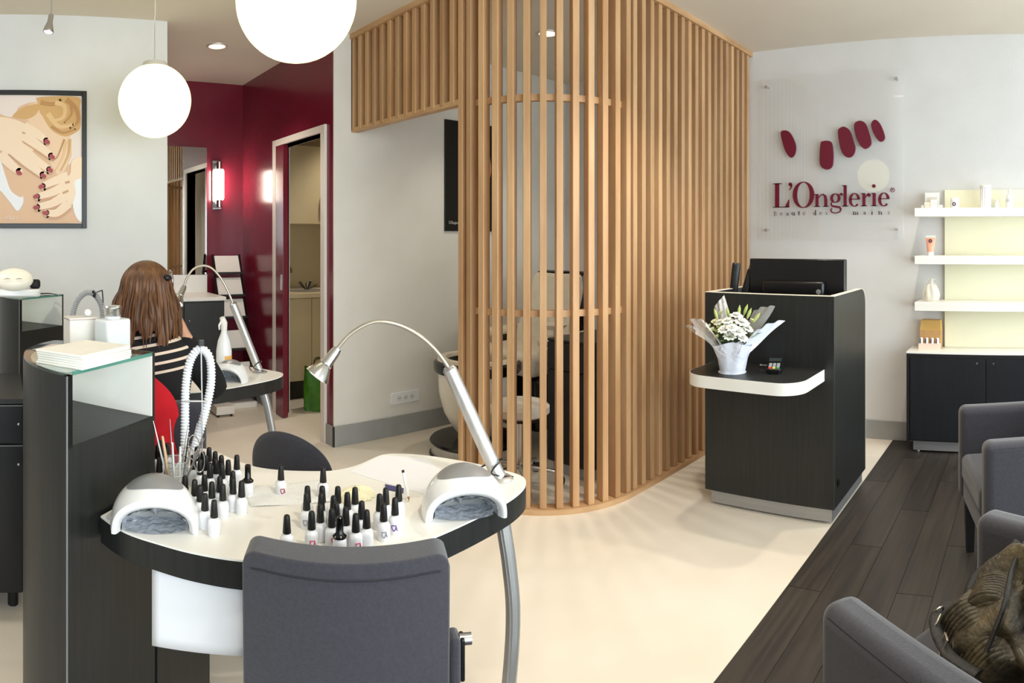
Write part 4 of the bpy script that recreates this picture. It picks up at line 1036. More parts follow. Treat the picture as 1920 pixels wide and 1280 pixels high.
ORL = ['leftmost', 'second from left', 'third from left', 'fourth from left', 'fifth from left', 'sixth from left', 'seventh from left']
def row_labels(L, per, where):
    idx = sorted(range(len(L)), key=lambda i: -L[i][1]); lab = [None] * len(L)
    for r_ in range(0, len(L), per):
        row_ = sorted(idx[r_:r_ + per], key=lambda i: L[i][0]); rn = ORD[r_ // per]
        for c_, i in enumerate(row_):
            lab[i] = f'black-capped white polish bottle {where}, {rn} row, {ORL[c_]}'
    return lab
LBL = row_labels(LB, 4, 'in the crowd by the tool cup')
for i, (a, b) in enumerate(LB):
    put_bottle(260 + a * .15625, 760 + b * .15625, 'p', LBL[i], 'left crowd of polish bottles')
put_bottle(260 + 1310 * .15625, 760 + 715 * .15625, 'c', 'polish bottle with collared black cap, right end of the left crowd', 'collared polish bottles')
RBL = [(303, 205, 'p'), (222, 205, 'p'), (218, 243, 3), (298, 245, 'p'), (388, 207, 'p'), (365, 258, 'p'), (482, 212, 'p'), (440, 240, 'p'), (380, 295, 'p'), (293, 305, 'p'), (355, 330, 0), (432, 320, 'p'), (518, 287, 'p'), (545, 335, 'p'), (245, 342, 0), (486, 355, 0), (616, 248, 1), (650, 215, 'p'), (720, 198, 'p'), (700, 268, 2), (638, 300, 3)]
RBLL = row_labels(RBL, 5, 'in the group behind the chair back')
for i, (a, b, k) in enumerate(RBL):
    put_bottle(500 + a * .3437, 840 + b * .3437, k, RBLL[i], 'right group of polish bottles')
put_bottle(500 + 78 * .3437, 840 + 90 * .3437, 1, 'lone polish bottle with a red swirl standing on the folded towel', 'lone polish bottles')
put_bottle(500 + 308 * .3437, 840 + 102 * .3437, 'p', 'lone polish bottle farthest back, by the pale yellow pad', 'lone polish bottles')
put_bottle(500 + 110 * .3437, 840 + 362 * .3437, 3, 'lone polish bottle at the front edge, just above the chair back', 'lone polish bottles')
put_bottle(500 + 398 * .3437, 840 + 375 * .3437, 'c', 'polish bottle with collared black cap, front of the right group', 'collared polish bottles')

# folded towel, yellow pad, pen, papers -----------------------------------------
A_ = [G(455, 915, ZD), G(600, 900, ZD), G(632, 940, ZD), G(470, 950, ZD)]
cx_, cy_ = sum(p[0] for p in A_) / 4, sum(p[1] for p in A_) / 4
t = thing('folded_towel', 'thin folded white towel lying on the near desk between bottle groups', 'towel', (cx_, cy_, ZD))
def towf(u, v, k=0):
    a, b, c, d = [Vector(p) for p in A_]; p = (a * (1 - u) + b * u) * (1 - v) + (d * (1 - u) + c * u) * v
    return (p.x, p.y, ZD + .001 + .005 * min(1, 10 * min(u, 1 - u, v, 1 - v)) + .0015 * sin(u * 9) * sin(v * 7))
MB().grid(towf, 24, 16).build('towel_cloth', mat('white terry', (236, 236, 234), .95, bump=.4, bscale=(300, 300, 300), nscale=(9, 9, 9)), t, W=True)
x, y = G(668, 932, ZD)
t = thing('cotton_pad', 'pale yellow fluffy pad behind the right group of bottles', 'pad', (x, y, ZD))
def fluff(u, v):
    a = 2 * pi * u; q = pi / 2 * v; r = 1 + .07 * sin(a * 15 + 3 * v) + .05 * sin(a * 9)
    return (.048 * cos(q) * cos(a) * r, .036 * cos(q) * sin(a) * r, .024 * sin(q) * (1 + .1 * sin(a * 11)) + .001)
MB().grid(fluff, 90, 10, cu=True).build('fluff', mat('pale yellow wool', (240, 232, 196), .95, bump=.5, bscale=(200, 200, 200)), t)
p0 = PX(765, 940, 1.60); x, y = G(765, 940, ZD)
t = thing('pen', 'white pen propped upright among the desk papers', 'pen', (x, y, ZD))
MB().tube([(0, 0, 0.001), (.002, .004, .02), (-.004, .014, .068)], [.003, .0042, .004], 10).build('barrel', WPLAST, t)
MB().tube([(-.004, .014, .066), (-.0045, .0155, .073)], .0036, 10).build('end_cap', BLACKP, t)
MB().tube([(.0005, -.002, .001), (.001, .0, .012)], [.001, .0036], 8).build('tip', mat('gold pen tip', (170, 130, 80), .3, 1.0), t)
def flat_sheet(name, label, cat, Q, m_, th=.0012):
    P = [G(*q, ZD) for q in Q]; x = sum(p[0] for p in P) / len(P); y = sum(p[1] for p in P) / len(P)
    t = thing(name, label, cat, (x, y, ZD)); MB().prism(P, ZD + .0002, ZD + th).build('sheet', m_, t, smooth=False, W=True); return t
flat_sheet('paper_sheet', 'loose white sheet of paper under the right nail lamp', 'paper', [(655, 884), (716, 853), (800, 860), (850, 905), (800, 928)], PAPER)
flat_sheet('nail_file', 'short blue-violet nail file lying beside the pen', 'nail file', [(722, 909), (757, 917), (756, 925), (724, 918)], mat('blue violet card', (74, 70, 120), .6), .003)
flat_sheet('paper_corner', 'white paper corner sticking out under the left nail lamp', 'paper', [(191, 970), (225, 958), (260, 975), (222, 984)], PAPER)

# nail lamps ------------------------------------------------------------------
def nail_lamp(loc, rz, label, s=1.0):
    t = thing('nail_lamp', label, 'nail lamp', loc, rz, group='white arch nail lamps')
    # local: opening towards -y; width along x
    def sec(v):
        q = v
        w_ = .094 * (1 - .55 * q ** 3.2) * (1 + .07 * sin(pi * min(1, q * 1.4))); h = (.083 + .030 * sin(pi * (q * .8 + .06))) * (1 - .45 * q ** 4)
        return w_ * s, h * s, (-.075 + .165 * q) * s
    def shell(u, v):
        w_, h, y = sec(v); a = pi * u
        return (-w_ * cos(a) * (1 - .06 * (sin(a) ** 6)), y + .02 * s * (1 - sin(a)) * (1 - v) - .012 * s * sin(a) * (1 - v), h * sin(a) ** .8)
    def inner(u, v):
        a = pi * u; w_, h, y = sec(0.0); k = 1 - .25 * v
        return (-w_ * .80 * cos(a) * k, y + .014 * s + (.02 * s * (1 - sin(a)) - .012 * s * sin(a)) + .11 * s * v, h * .72 * sin(a) ** .8 * (1 - .1 * v) + .0006)
    mb = MB(); mb.grid(shell, 41, 24)
    n0 = len(mb.v)
    # rounded front lip from outer edge to opening
    def lip(u, v):
        o = Vector(shell(u, 0)); i = Vector(inner(u, 0)); p = o.lerp(i, v); return (p.x, p.y - .009 * s * sin(pi * v) , p.z)
    mb.grid(lip, 41, 7)
    w_, h, y = sec(1.0)
    mb.grid(lambda u, v: (shell(u, 1)[0] * (1 - v), shell(u, 1)[1] + .012 * s * sin(pi / 2 * v), shell(u, 1)[2] * (1 - v) ), 41, 6)
    mb.build('shell', WPLAST, t, ang=60)
    rg_ = random.Random(3)
    def foil(u, v):
        p = inner(u, v); k = .0035 * s * sin(u * 23 + v * 17) + .003 * s * sin(u * 41 - v * 29); return (p[0] * (1 - k * 6), p[1], max(.001, p[2] - abs(k)))
    fm_ = MB(); fm_.grid(foil, 41, 16)
    fm_.grid(lambda u, v: (inner(u, 1)[0] * (1 - v), inner(u, 1)[1] + .004 * sin(v * 9), inner(u, 1)[2] * (1 - v) + .001), 41, 6)
    fm_.grid(lambda u, v: (-.067 * s + .134 * s * u * 1.0, (-.055 + .09 * v) * s + .02 * s * (2 * u - 1) ** 2 * (1 - v), .0015 + .0015 * sin(u * 31) * sin(v * 19) ** 2), 30, 12)
    fm_.build('foil_lining', FOIL, t)
    def plate(u, v):
        r = v; a = 2 * pi * u; uu = .5 + .225 * r * cos(a) * (1 - .12 * sin(a)); vv = .40 + .24 * r * sin(a)
        p = Vector(shell(uu, max(0, vv))); return (p.x, p.y, p.z + .0016 * s)
    MB().grid(plate, 48, 10, cu=True).build('grey_top', GREYP, t)
    return t
L1x, L1y = R(291, 1.475); nail_lamp((L1x, L1y, ZD), az(294) - pi / 2 - .02, 'white nail lamp at the left end of the near desk', 1.0)
L2x, L2y = R(868, 1.545); nail_lamp((L2x, L2y, ZD), az(868) - pi / 2 + .15, 'white nail lamp under the chrome lamp, right end of near desk', 1.0)

# gooseneck lamps ---------------------------------------------------------------
def gooseneck(base, tube_top, arc, head, label, tr=.0195, cable=True):
    "all points in world coordinates; arc = neck points from tube top to the head socket, head = (socket, rim centre)"
    t = thing('gooseneck_lamp', label, 'lamp', base, group='chrome gooseneck desk lamps')
    b, tt = Vector(base), Vector(tube_top); ax = (tt - b).normalized()
    MB().lathe([(0, 0), (.036, 0), (.037, .003), (.03, .008), (0, .009)], 24).build('base_disc', STEEL, t)
    MB().tube([tuple(b + Vector((0, 0, .006))), tuple(b + ax * .02), tuple(tt)], [tr * .95, tr, tr * .98], 24).build('tube', STEEL, t, W=True)
    MB().tube([tuple(tt), tuple(tt + ax * .008)], [tr * .98, tr * .7], 20).build('tube_cap', CHROME, t, W=True)
    Q = catmull([tuple(tt + ax * .0)] + list(arc) + [head[0]], 10)
    MB().tube(Q, .0056, 12).build('neck', mat('satin neck', (190, 182, 168), .35, .9), t, W=True)
    h0, h1 = Vector(head[0]), Vector(head[1]); d = (h1 - h0); L = d.length
    M_ = Matrix.Translation(h0) @ d.to_track_quat('Z', 'Y').to_matrix().to_4x4()
    hd = MB().lathe([(0, -.012), (.011, -.012), (.014, 0), (.0155, L * .42), (.018, L * .5), (.0165, L * .54), (.021, L * .62), (.034, L * .93), (.036, L), (.033, L), (.030, L * .9), (.015, L * .6), (0, L * .6)], 28, M_).build('lamp_head', CHROME, t, W=True)
    MB().lathe([(0, L * .88), (.0305, L * .88), (.0315, L * .97), (.02, L * 1.03), (0, L * 1.045)], 24, M_).build('lens', mat('frosted lamp lens', (246, 246, 248), .25, emis=(255, 252, 246), estr=.35), hd, W=True)
    if cable:
        q = b + ax * .05
        pts = [tuple(b + Vector((-.03, .03, .004))), tuple(q + Vector((-.02, .03, -.02))), tuple(q + Vector((.024, .0, .0))), tuple(q + Vector((.012, -.025, .01))), tuple(q + Vector((-.02, -.02, -.02))), tuple(b + Vector((.03, -.02, .004)))]
        MB().tube(catmull(pts, 6), .0022, 6).build('cable', BLACKP, t, W=True)
    return t
rB = 1.735; b0 = (*G(937, 898, ZD), ZD)
tt = PX(843, 692, 1.745)
arc = [PX(820, 660, 1.745), PX(790, 632, 1.745), PX(755, 612, 1.745), PX(718, 603, 1.745), PX(690, 607, 1.745), PX(660, 624, 1.745), PX(640, 644, 1.745)]
gooseneck(b0, tt, arc, (PX(628, 660, 1.745), PX(594, 706, 1.73)), 'chrome gooseneck lamp on the near desk, arching in front of the white wall')

# corrugated extractor hose on a rod ----------------------------------------------
HOSE = mat('white corrugated hose', (226, 228, 232), .4)
def hose(path, r, m_, t, W=True, step=.0085, amp=.13):
    Q = [Vector(p) for p in catmull(path, 60)]; out = []; rr = []; d = 0.0
    for i, p in enumerate(Q):
        if i: d += (p - Q[i - 1]).length
        out.append(tuple(p)); rr.append(r * (1 + amp * sin(2 * pi * d / step)))
    return MB().tube(out, rr, 14).build('hose', m_, t, W=W)
rh = 1.86
t = thing('extractor_hose', 'white corrugated extractor hose looped over a thin metal rod, near desk', 'hose', (*R(376, 1.86), ZD))
hose([PX(346, 850, 1.84), PX(347, 790, 1.85), PX(348, 730, 1.86), PX(354, 685, rh), PX(366, 660, rh), PX(380, 655, rh), PX(393, 672, rh), PX(396, 710, rh), PX(390, 750, rh), PX(377, 800, rh), PX(362, 845, 1.85)], .0115, HOSE, t)
MB().tube([(*R(379, 1.835), ZD), PX(379, 760, 1.84), PX(377, 645, 1.85)], .0022, 8).build('rod', STEEL, t, W=True)
MB().lathe([(0, 0), (.025, 0), (.025, .006), (0, .006)], 18, T(*R(379, 1.835), ZD)).build('rod_base', STEEL, t, W=True)
MB().tube([PX(345, 752, 1.845), PX(379, 752, 1.84), PX(389, 752, 1.85)], .0025, 8).build('cross_wire', STEEL, t, W=True)
MB().box(-.007, .007, -.006, .006, -.005, .012, T(*PX(377, 645, 1.85))).build('clip', BLACKP, t, W=True)

# tool cup ------------------------------------------------------------------------
x, y = R(330, 1.66)
t = thing('tool_cup', 'clear cup crammed with manicure tools beside the left nail lamp', 'cup', (x, y, ZD))
MB().lathe([(0, .0), (.027, 0), (.028, .003), (.033, .085), (.0315, .085), (.0268, .005), (0, .004)], 28).build('cup', thin('clear plastic cup', (248, 250, 250), .05), t)
for r_, z_ in ((.0305, .05), (.0325, .082)): MB().tube([(r_ * cos(2 * pi * k / 28), r_ * sin(2 * pi * k / 28), z_) for k in range(28)], .0011, 6, closed=True).build('cup_rim', CHROME, t)
rg = random.Random(9)
def tool(a, r, lean, L, r0, r1, m_, nm, flat=1.0):
    bx_, by_ = r * .5 * cos(a), r * .5 * sin(a); dx, dy = lean * cos(a), lean * sin(a)
    MB().tube([(bx_, by_, .006), (bx_ + dx * .5, by_ + dy * .5, L * .5), (bx_ + dx, by_ + dy, L)], [r0, r0, r1], 10, flat=flat).build(nm, m_, t)
WOODH = mat('pale wood handle', (206, 176, 140), .5); DKT = mat('dark tool metal', (60, 58, 58), .3, .9)
for a, lean, L, r0, r1, m_, nm, fl in ((3.6, .03, .15, .0045, .003, WOODH, 'brush', 1), (4.2, .022, .135, .006, .005, WPLAST, 'file', .5), (4.9, .01, .12, .0075, .006, WPLAST, 'file', .45), (3.2, .045, .185, .0026, .0008, WPLAST, 'brush', 1),
                                       (5.6, .02, .155, .004, .0016, DKT, 'tweezers', .5), (.3, .05, .165, .004, .0015, STEEL, 'pusher', .6), (.9, .065, .15, .0032, .001, STEEL, 'pusher', .6), (1.6, .04, .17, .003, .0012, STEEL, 'nipper', .7), (2.4, .035, .14, .003, .001, DKT, 'nipper', .6), (.0, .06, .13, .0035, .003, CHROME, 'scissor_blade', .4), (-.4, .055, .15, .003, .002, CHROME, 'scissor_blade', .4)):
    tool(a, .03, lean, L, r0, r1, m_, nm, fl)
for k, (ox, oy, oz, rr_) in enumerate(((.05, .01, .105, .020), (.03, -.01, .09, .017), (.06, -.005, .075, .018))):
    P = [(ox + rr_ * .8 * cos(2 * pi * q / 20), oy + rr_ * .3 * sin(2 * pi * q / 20), oz + rr_ * 1.5 * sin(2 * pi * q / 20)) for q in range(20)]
    MB().tube(P, .0016, 6, closed=True).build('scissor_loop', CHROME, t)

# things on the near display column -------------------------------------------------
ZC = 1.105
def on_col(px, py): return G(px, py, ZC)
Q = [G(57, 667, ZC + .03), G(120, 699, ZC + .0), G(238, 668, ZC + .02), G(165, 648, ZC + .035)]
tw = thing('wipe_stack', 'stack of folded white paper wipes on the near display column', 'wipes', (.26, 1.63, ZC))
a_t = fang + .12
for k in range(6):
    jx, jy, jr = rg.uniform(-.003, .003), rg.uniform(-.003, .003), rg.uniform(-.03, .03)
    mbw = MB().box(-.088, .088, -.066, .066, k * .0052, k * .0052 + .005, Matrix.Rotation(jr, 4, 'Z') @ Matrix.Translation((jx, jy, 0)))
    mbw.build('wipe', mat('white tissue', (246, 243, 234), .9, rgb2=(240, 236, 226), nscale=(20, 20, 20)), tw, bevel=.0016, seg=2)
tw.rotation_euler = (0, 0, fang + .05); tw.location = (.197, 1.578, ZC); tw.scale = (1.08, 1.08, 1.08)
FROST = mat('frosted plastic', (232, 236, 236), .45, alpha=.85)
x, y = R(211, 1.79)
t = thing('pump_bottle', 'frosted square bottle with chrome pump cap on the near column', 'bottle', (x, y, ZC), rz=fang - .2)
rb = MB(); rbox(rb, -.043, .043, -.032, .032, 0, .078, .012); rb.build('bottle_body', FROST, t, bevel=.006, seg=3)
MB().lathe([(0, .078), (.022, .078), (.022, .086), (0, .086)], 20).build('neck', FROST, t)
MB().lathe([(0, .086), (.0235, .086), (.025, .088), (.025, .104), (.026, .106), (.026, .110), (.023, .113), (.010, .1115), (0, .1115)], 26).build('pump_cap', CHROME, t)
x, y = R(152, 1.83)
t = thing('cotton_box', 'clear white acrylic box of cotton next to the pump bottle', 'box', (x, y, ZC), rz=fang - .55)
MB().box(-.042, .042, -.03, .03, 0, .074).build('box_body', mat('milky acrylic', (240, 234, 226), .3, alpha=.8), t, bevel=.003)
MB().box(-.043, .043, -.031, .031, .074, .079).build('lid', mat('milky acrylic', (240, 234, 226), .3, alpha=.8), t, bevel=.002)
MB().box(-.0435, .0435, -.0315, .0315, .0735, .0745).build('rim_line', mat('pink brown rim', (190, 160, 146), .4), t)
MB().ball((.02, 0, .089), .0105, 16, 10).build('knob', WPLAST, t)
MB().box(-.038, .038, -.026, .026, .004, .06).build('cotton', mat('cotton', (244, 240, 232), .95), t, bevel=.01)
x, y = R(102, 1.82)
t = thing('sachet', 'crumpled clear sachet lying at the back of the near column', 'sachet', (x + .0, y - .06, ZC), rz=fang)
MB().grid(lambda u, v: ((u - .5) * .11, (v - .5) * .07, .002 + .013 * abs(sin(u * 7 + v * 3)) * sin(pi * u) * sin(pi * v)), 18, 14).build('film', mat('pinkish film', (222, 208, 198), .25, alpha=.7), t, solid=.001)

# =================================================================== FAR WORK STATION
pillar((.325, 3.49), radians(45), .343, 'far black display column with glass niche, at the left wall')
def farmap(p):
    c, s_ = cos(radians(12)), sin(radians(12)); dx, dy = p[0] - 1.255, p[1] - 1.25
    return (1.29 + dx * c - dy * s_, 2.86 + dx * s_ + dy * c)
d2_ = work_desk('far kidney-shaped manicure desk where the woman sits', farmap)
desk_leg(d2_, [(*R(494, 3.0), ZD - .06), (*R(503, 3.0), ZR(770, 3.0)), (*R(512, 3.0), ZR(830, 3.0)), (*R(512, 3.0), ZR(930, 3.0)), (*R(506, 3.0), .012)])
b0 = (*G(487, 698, ZD), ZD)
def PF(px, py, r=3.14): return PX(px, py, r)
gooseneck(b0, PF(437, 570), [PF(427, 545), PF(413, 520), PF(396, 502), PF(378, 498), PF(362, 505), PF(350, 522)], (PF(344, 540), PF(331, 568, 3.1)), 'chrome gooseneck lamp on the far desk, in front of the burgundy wall')
x, y = R(434, 2.98); nail_lamp((x, y, ZD), az(434) - pi / 2 - .45, 'small white nail lamp on the far desk beside the spray bottle', .84)
x, y = R(420, 3.17)
t = thing('spray_bottle', 'white trigger spray bottle with orange label on the far desk', 'bottle', (x, y, ZD), rz=.4)
MB().lathe([(0, 0), (.036, 0), (.038, .004), (.038, .10), (.030, .15), (.016, .185), (.013, .20), (0, .20)], 24).build('bottle_body', WPLAST, t)
MB().tube([(0, 0, .2), (0, 0, .235), (-.012, 0, .262)], [.015, .017, .013], 14).build('spray_head', WHITE, t)
MB().tube([(-.014, 0, .25), (-.032, 0, .225), (-.03, 0, .205)], [.004, .005, .003], 8).build('trigger', WHITE, t)
def labf(u, v): a = -2.2 + 1.6 * u; return (.0384 * cos(a), .0384 * sin(a), .02 + .06 * v)
MB().grid(labf, 14, 6).build('bottle_label', mat('orange label', (238, 178, 84), .5), t)
# grey hose at the far station
t = thing('extractor_hose', 'grey hose arched over a wire stand in front of the left wall', 'hose', (*R(165, 2.95), ZD))
GH = mat('grey hose', (176, 178, 182), .45)
hose([PX(133, 640, 2.95), PX(134, 605, 2.95), PX(142, 570, 2.95), PX(157, 551, 2.95), PX(172, 549, 2.95), PX(184, 560, 2.95), PX(192, 582, 2.95), PX(194, 640, 2.95)], .0125, GH, t)
MB().tube(catmull([(*R(196, 2.95), ZD), PX(194, 590, 2.95), PX(192, 548, 2.95), PX(189, 545, 2.95), PX(176, 550, 2.95)], 5), .0028, 8).build('wire_stand', mat('dark wire', (70, 68, 70), .4, .6), t, W=True)
MB().tube([PX(174, 545, 2.94), PX(178, 551, 2.94), PX(176, 557, 2.94)], .007, 8).build('clip', BLACKP, t, W=True)
MB().lathe([(0, 0), (.035, 0), (.035, .008), (0, .008)], 16, T(*R(165, 2.95), ZD)).build('stand_foot', BLACKP, t, W=True)
MB().tube([(*R(133, 2.95), ZD), PX(133, 640, 2.95)], .012, 10).tube([(*R(194, 2.95), ZD), PX(194, 640, 2.95)], .012, 10).build('hose_ends', GH, t, W=True)['kind'] = 'stuff'
# white oval mirror-lamp on the far column
x, y = R(34, 3.40)
t = thing('led_mask', 'white oval facial mask device with eye slits on the far column', 'beauty device', (x, y, 1.105), rz=az(34) - pi / 2)
rb = MB(); rbox(rb, -.125, .115, -.075, .075, 0, .04, .03); rb.build('base', WPLAST, t, bevel=.01, seg=3)
mk = MB().ball((0, 0, 0), (.098, .035, .062), 32, 20, T(-.02, -.05, .088, rx=radians(-25))).build('oval_shell', mat('warm white plastic', (246, 240, 224), .3), t)
for dx in (-.035, .025):
    MB().tube([(-.02 + dx - .015, -.091, .093), (-.02 + dx, -.0935, .096), (-.02 + dx + .015, -.091, .094)], [.001, .0022, .001], 6).build('eye_slit', mat('grey slit', (150, 146, 138), .6), mk)
rb = MB(); rbox(rb, .06, .115, -.03, .045, .04, .085, .02); rb.build('black_part', BLACKM, t, bevel=.012, seg=3)
MB().tube(catmull([(.11, .05, .006), (.16, .09, .006), (.19, .04, .005), (.2, -.01, .005)], 6), .003, 6).build('cable', BLACKP, t)
# black drawer cabinet
t = thing('drawer_cabinet', 'black drawer cabinet at the far left edge', 'cabinet', (-.16, 2.70, 0))
MB().box(-.42, .078, 2.475, 2.92, .07, .78).build('body', LAMD, t, smooth=False, W=True)
MB().box(-.425, .08, 2.46, 2.93, .782, .80).build('top', LAM, t, smooth=False, W=True)
for z0, z1 in ((.635, .778), (.075, .628)):
    dr = MB().box(-.415, .074, 2.457, 2.475, z0, z1).build('drawer_front', mat('black gloss front', (12, 12, 16), .3), t, smooth=False, bevel=.002, W=True)
    MB().ball((.06, 2.452, z1 - .07), .006, 10, 8).build('knob', CHROME, dr, W=True)
    MB().box(-.415, .075, 2.4555, 2.4575, z1 - .004, z1).build('edge_line', mat('grey edge line', (110, 112, 112), .4), dr, smooth=False, W=True)
for a in (-.38, .04):
    for b in (2.52, 2.88): MB().cyl((a, b, 0), (a, b, .07), .02, n=12).build('castor', BLACKM, t, W=True)

# =================================================================== STOOL BEHIND THE NEAR DESK (technician's chair)
x, y = R(545, 2.13)
t = thing('swivel_chair', 'round-backed charcoal swivel chair behind the near desk', 'chair', (x, y, 0), rz=radians(28))
# local +x: backrest faces that way (towards the desk centre)
def rback(u, v, front):
    a = 2 * pi * u; yy = .165 * v * cos(a); zz = .655 + .125 * v * sin(a) * (1 if sin(a) > 0 else 1.2)
    return (-.03 + .09 * (yy / .165) ** 2 * .35 + (.042 * sqrt(max(0, 1 - v ** 6)) if front else -.012 * sqrt(max(0, 1 - v ** 6))), yy, zz)
mb = MB(); mb.grid(lambda u, v: rback(u, v, True), 40, 12, cu=True); mb.grid(lambda u, v: rback(u, v, False), 40, 12, cu=True)
mb.build('backrest', FAB, t, sub=1)
MB().tube([(-.055, 0, .62), (-.075, 0, .50), (.0, 0, .43)], .018, 10, flat=.5).build('back_bar', BLACKP, t)
MB().lathe([(0, .43), (.19, .43), (.205, .445), (.205, .475), (.18, .495), (0, .50)], 32, T(.19, 0, 0)).build('seat', FAB, t)
MB().cyl((.19, 0, .08), (.19, 0, .43), .025, n=14).build('column', CHROME, t)
for k in range(5):
    a = 2 * pi * k / 5; MB().tube([(.19, 0, .10), (.19 + .26 * cos(a), .26 * sin(a), .065)], [.02, .013], 10).build('base_arm', BLACKP, t)
    MB().cyl((.19 + .26 * cos(a) - .012, .26 * sin(a), .028), (.19 + .26 * cos(a) + .012, .26 * sin(a), .028), .028, n=14).build('castor', BLACKM, t)

# =================================================================== WOMAN, HER CHAIR, RED GARMENT
PXW, PYW_ = .505, 2.29
wr = radians(-14)
def skin_mesh(name, verts, edges, radii, m_, parent, sub=2, root=0):
    me = bpy.data.meshes.new(name); me.from_pydata(verts, edges, []); o = bpy.data.objects.new(name, me); C.objects.link(o); o.parent = parent
    md = o.modifiers.new('skin', 'SKIN'); md.use_smooth_shade = True
    for i, v in enumerate(me.skin_vertices[0].data if me.skin_vertices else []): pass
    if not me.skin_vertices:
        bm = bmesh.new(); bm.from_mesh(me); bm.verts.layers.skin.verify(); bm.to_mesh(me); bm.free()
    for i, v in enumerate(me.skin_vertices[0].data):
        r = radii[i]; v.radius = (r, r) if not isinstance(r, tuple) else r; v.use_root = (i == root)
    sb = o.modifiers.new('subdivision', 'SUBSURF'); sb.levels = sub; sb.render_levels = sub
    me.materials.append(m_)
    return o
def chain(V, E, Rr, pts, start=None):
    prev = start
    for (p, r) in pts:
        V.append(p); Rr.append(r); i = len(V) - 1
        if prev is not None: E.append((prev, i))
        prev = i
    return prev
wm = thing('person', 'seated woman with long brown hair and striped black sweater, seen from behind', 'person', (PXW, PYW_, 0), rz=wr)
V, E_, Rr = [], [], []
pel = chain(V, E_, Rr, [((0, 0, .54), .12)])
chest = chain(V, E_, Rr, [((0, .01, .66), .115), ((0, .02, .80), .115), ((0, .015, .93), .105), ((0, .01, .99), .065)], pel)
neck = chain(V, E_, Rr, [((0, .015, 1.07), .048), ((.005, .03, 1.12), .05), ((.005, .045, 1.17), .072), ((.005, .05, 1.225), .082), ((.005, .045, 1.27), .07)], chest)
def hand(V, E_, Rr, wrist, d, up):
    "palm and five fingers, d = direction of the fingers, up = back of the hand"
    d, up = Vector(d).normalized(), Vector(up).normalized(); sd = d.cross(up).normalized(); w = Vector(V[wrist])
    V.append(tuple(w + d * .045)); Rr.append(.026); E_.append((wrist, len(V) - 1)); palm = len(V) - 1
    for k, L in enumerate((.062, .072, .068, .055)):
        o = w + d * .075 + sd * (.027 - .018 * k)
        chain(V, E_, Rr, [(tuple(o), .0095), (tuple(o + d * L * .45 - up * .006), .0088), (tuple(o + d * L - up * .022), .0072)], palm)
    o = w + d * .03 + sd * .04
    chain(V, E_, Rr, [(tuple(o), .011), (tuple(o + d * .03 + sd * .012), .0095), (tuple(o + d * .055 + sd * .006), .0078)], palm)
wr_r = chain(V, E_, Rr, [((.15, .01, .98), .046), ((.225, .07, .91), .047), ((.265, .15, .825), .04), ((.20, .21, .93), .036), ((.135, .20, 1.045), .027)], chest)
hand(V, E_, Rr, wr_r, (-.35, -.1, .9), (.9, .2, .3))
wr_l = chain(V, E_, Rr, [((-.15, .01, .98), .046), ((-.215, .08, .89), .047), ((-.235, .17, .815), .04), ((-.17, .28, .80), .034), ((-.10, .36, .795), .027)], chest)
hand(V, E_, Rr, wr_l, (.5, .85, .0), (0, 0, 1))
for s_ in (-1, 1):
    chain(V, E_, Rr, [((s_ * .09, .02, .52), .085), ((s_ * .11, .25, .53), .075), ((s_ * .12, .42, .51), .06), ((s_ * .12, .44, .30), .05), ((s_ * .12, .42, .10), .038), ((s_ * .125, .47, .04), .036), ((s_ * .13, .56, .03), .03)], pel)
body = skin_mesh('body', V, E_, Rr, SKIN, wm)
# face features on the far side of the head (nose, lips, ears, eyes)
MB().tube([(.008, .118, 1.225), (.008, .145, 1.195), (.008, .128, 1.185)], [.008, .013, .006], 10).build('nose', SKIN, wm)
for s_ in (-1, 1):
    MB().ball((.006 + s_ * .032, .118, 1.232), (.013, .008, .008), 12, 8).build('eye', mat('eye white', (236, 232, 226), .3), wm)
    MB().ball((.005 + s_ * .08, .045, 1.215), (.010, .018, .03), 12, 8).build('ear', SKIN, wm)
MB().tube([(-.018, .119, 1.165), (.007, .127, 1.166), (.032, .119, 1.165)], [.003, .007, .003], 8).build('lips', mat('lips', (176, 92, 88), .4), wm)
# sweater: torso shell and two sleeves, striped on the upper body
SWT = mat('black knit', (16, 16, 20), .9, bump=.3, bscale=(300, 300, 300))
SWS = bpy.data.materials.new('striped knit'); SWS.use_nodes = True
nt = SWS.node_tree; N = nt.nodes; Lk = nt.links; bs = N['Principled BSDF']; bs.inputs['Roughness'].default_value = .9
tcn = N.new('ShaderNodeTexCoord'); sep = N.new('ShaderNodeSeparateXYZ'); Lk.new(tcn.outputs['Object'], sep.inputs[0])
ma = N.new('ShaderNodeMath'); ma.operation = 'MULTIPLY_ADD'; ma.inputs[1].default_value = .16; Lk.new(sep.outputs['X'], ma.inputs[0])
ng = N.new('ShaderNodeMath'); ng.operation = 'SUBTRACT'; Lk.new(sep.outputs['Z'], ng.inputs[0]); Lk.new(ma.outputs[0], ng.inputs[1]); ma.inputs[2].default_value = 0
ml = N.new('ShaderNodeMath'); ml.operation = 'MULTIPLY'; ml.inputs[1].default_value = 1 / .031; Lk.new(ng.outputs[0], ml.inputs[0])
frc = N.new('ShaderNodeMath'); frc.operation = 'FRACT'; Lk.new(ml.outputs[0], frc.inputs[0])
lt = N.new('ShaderNodeMath'); lt.operation = 'LESS_THAN'; lt.inputs[1].default_value = .30; Lk.new(frc.outputs[0], lt.inputs[0])
gt = N.new('ShaderNodeMath'); gt.operation = 'GREATER_THAN'; gt.inputs[1].default_value = .925; Lk.new(ng.outputs[0], gt.inputs[0])
mm = N.new('ShaderNodeMath'); mm.operation = 'MULTIPLY'; Lk.new(lt.outputs[0], mm.inputs[0]); Lk.new(gt.outputs[0], mm.inputs[1])
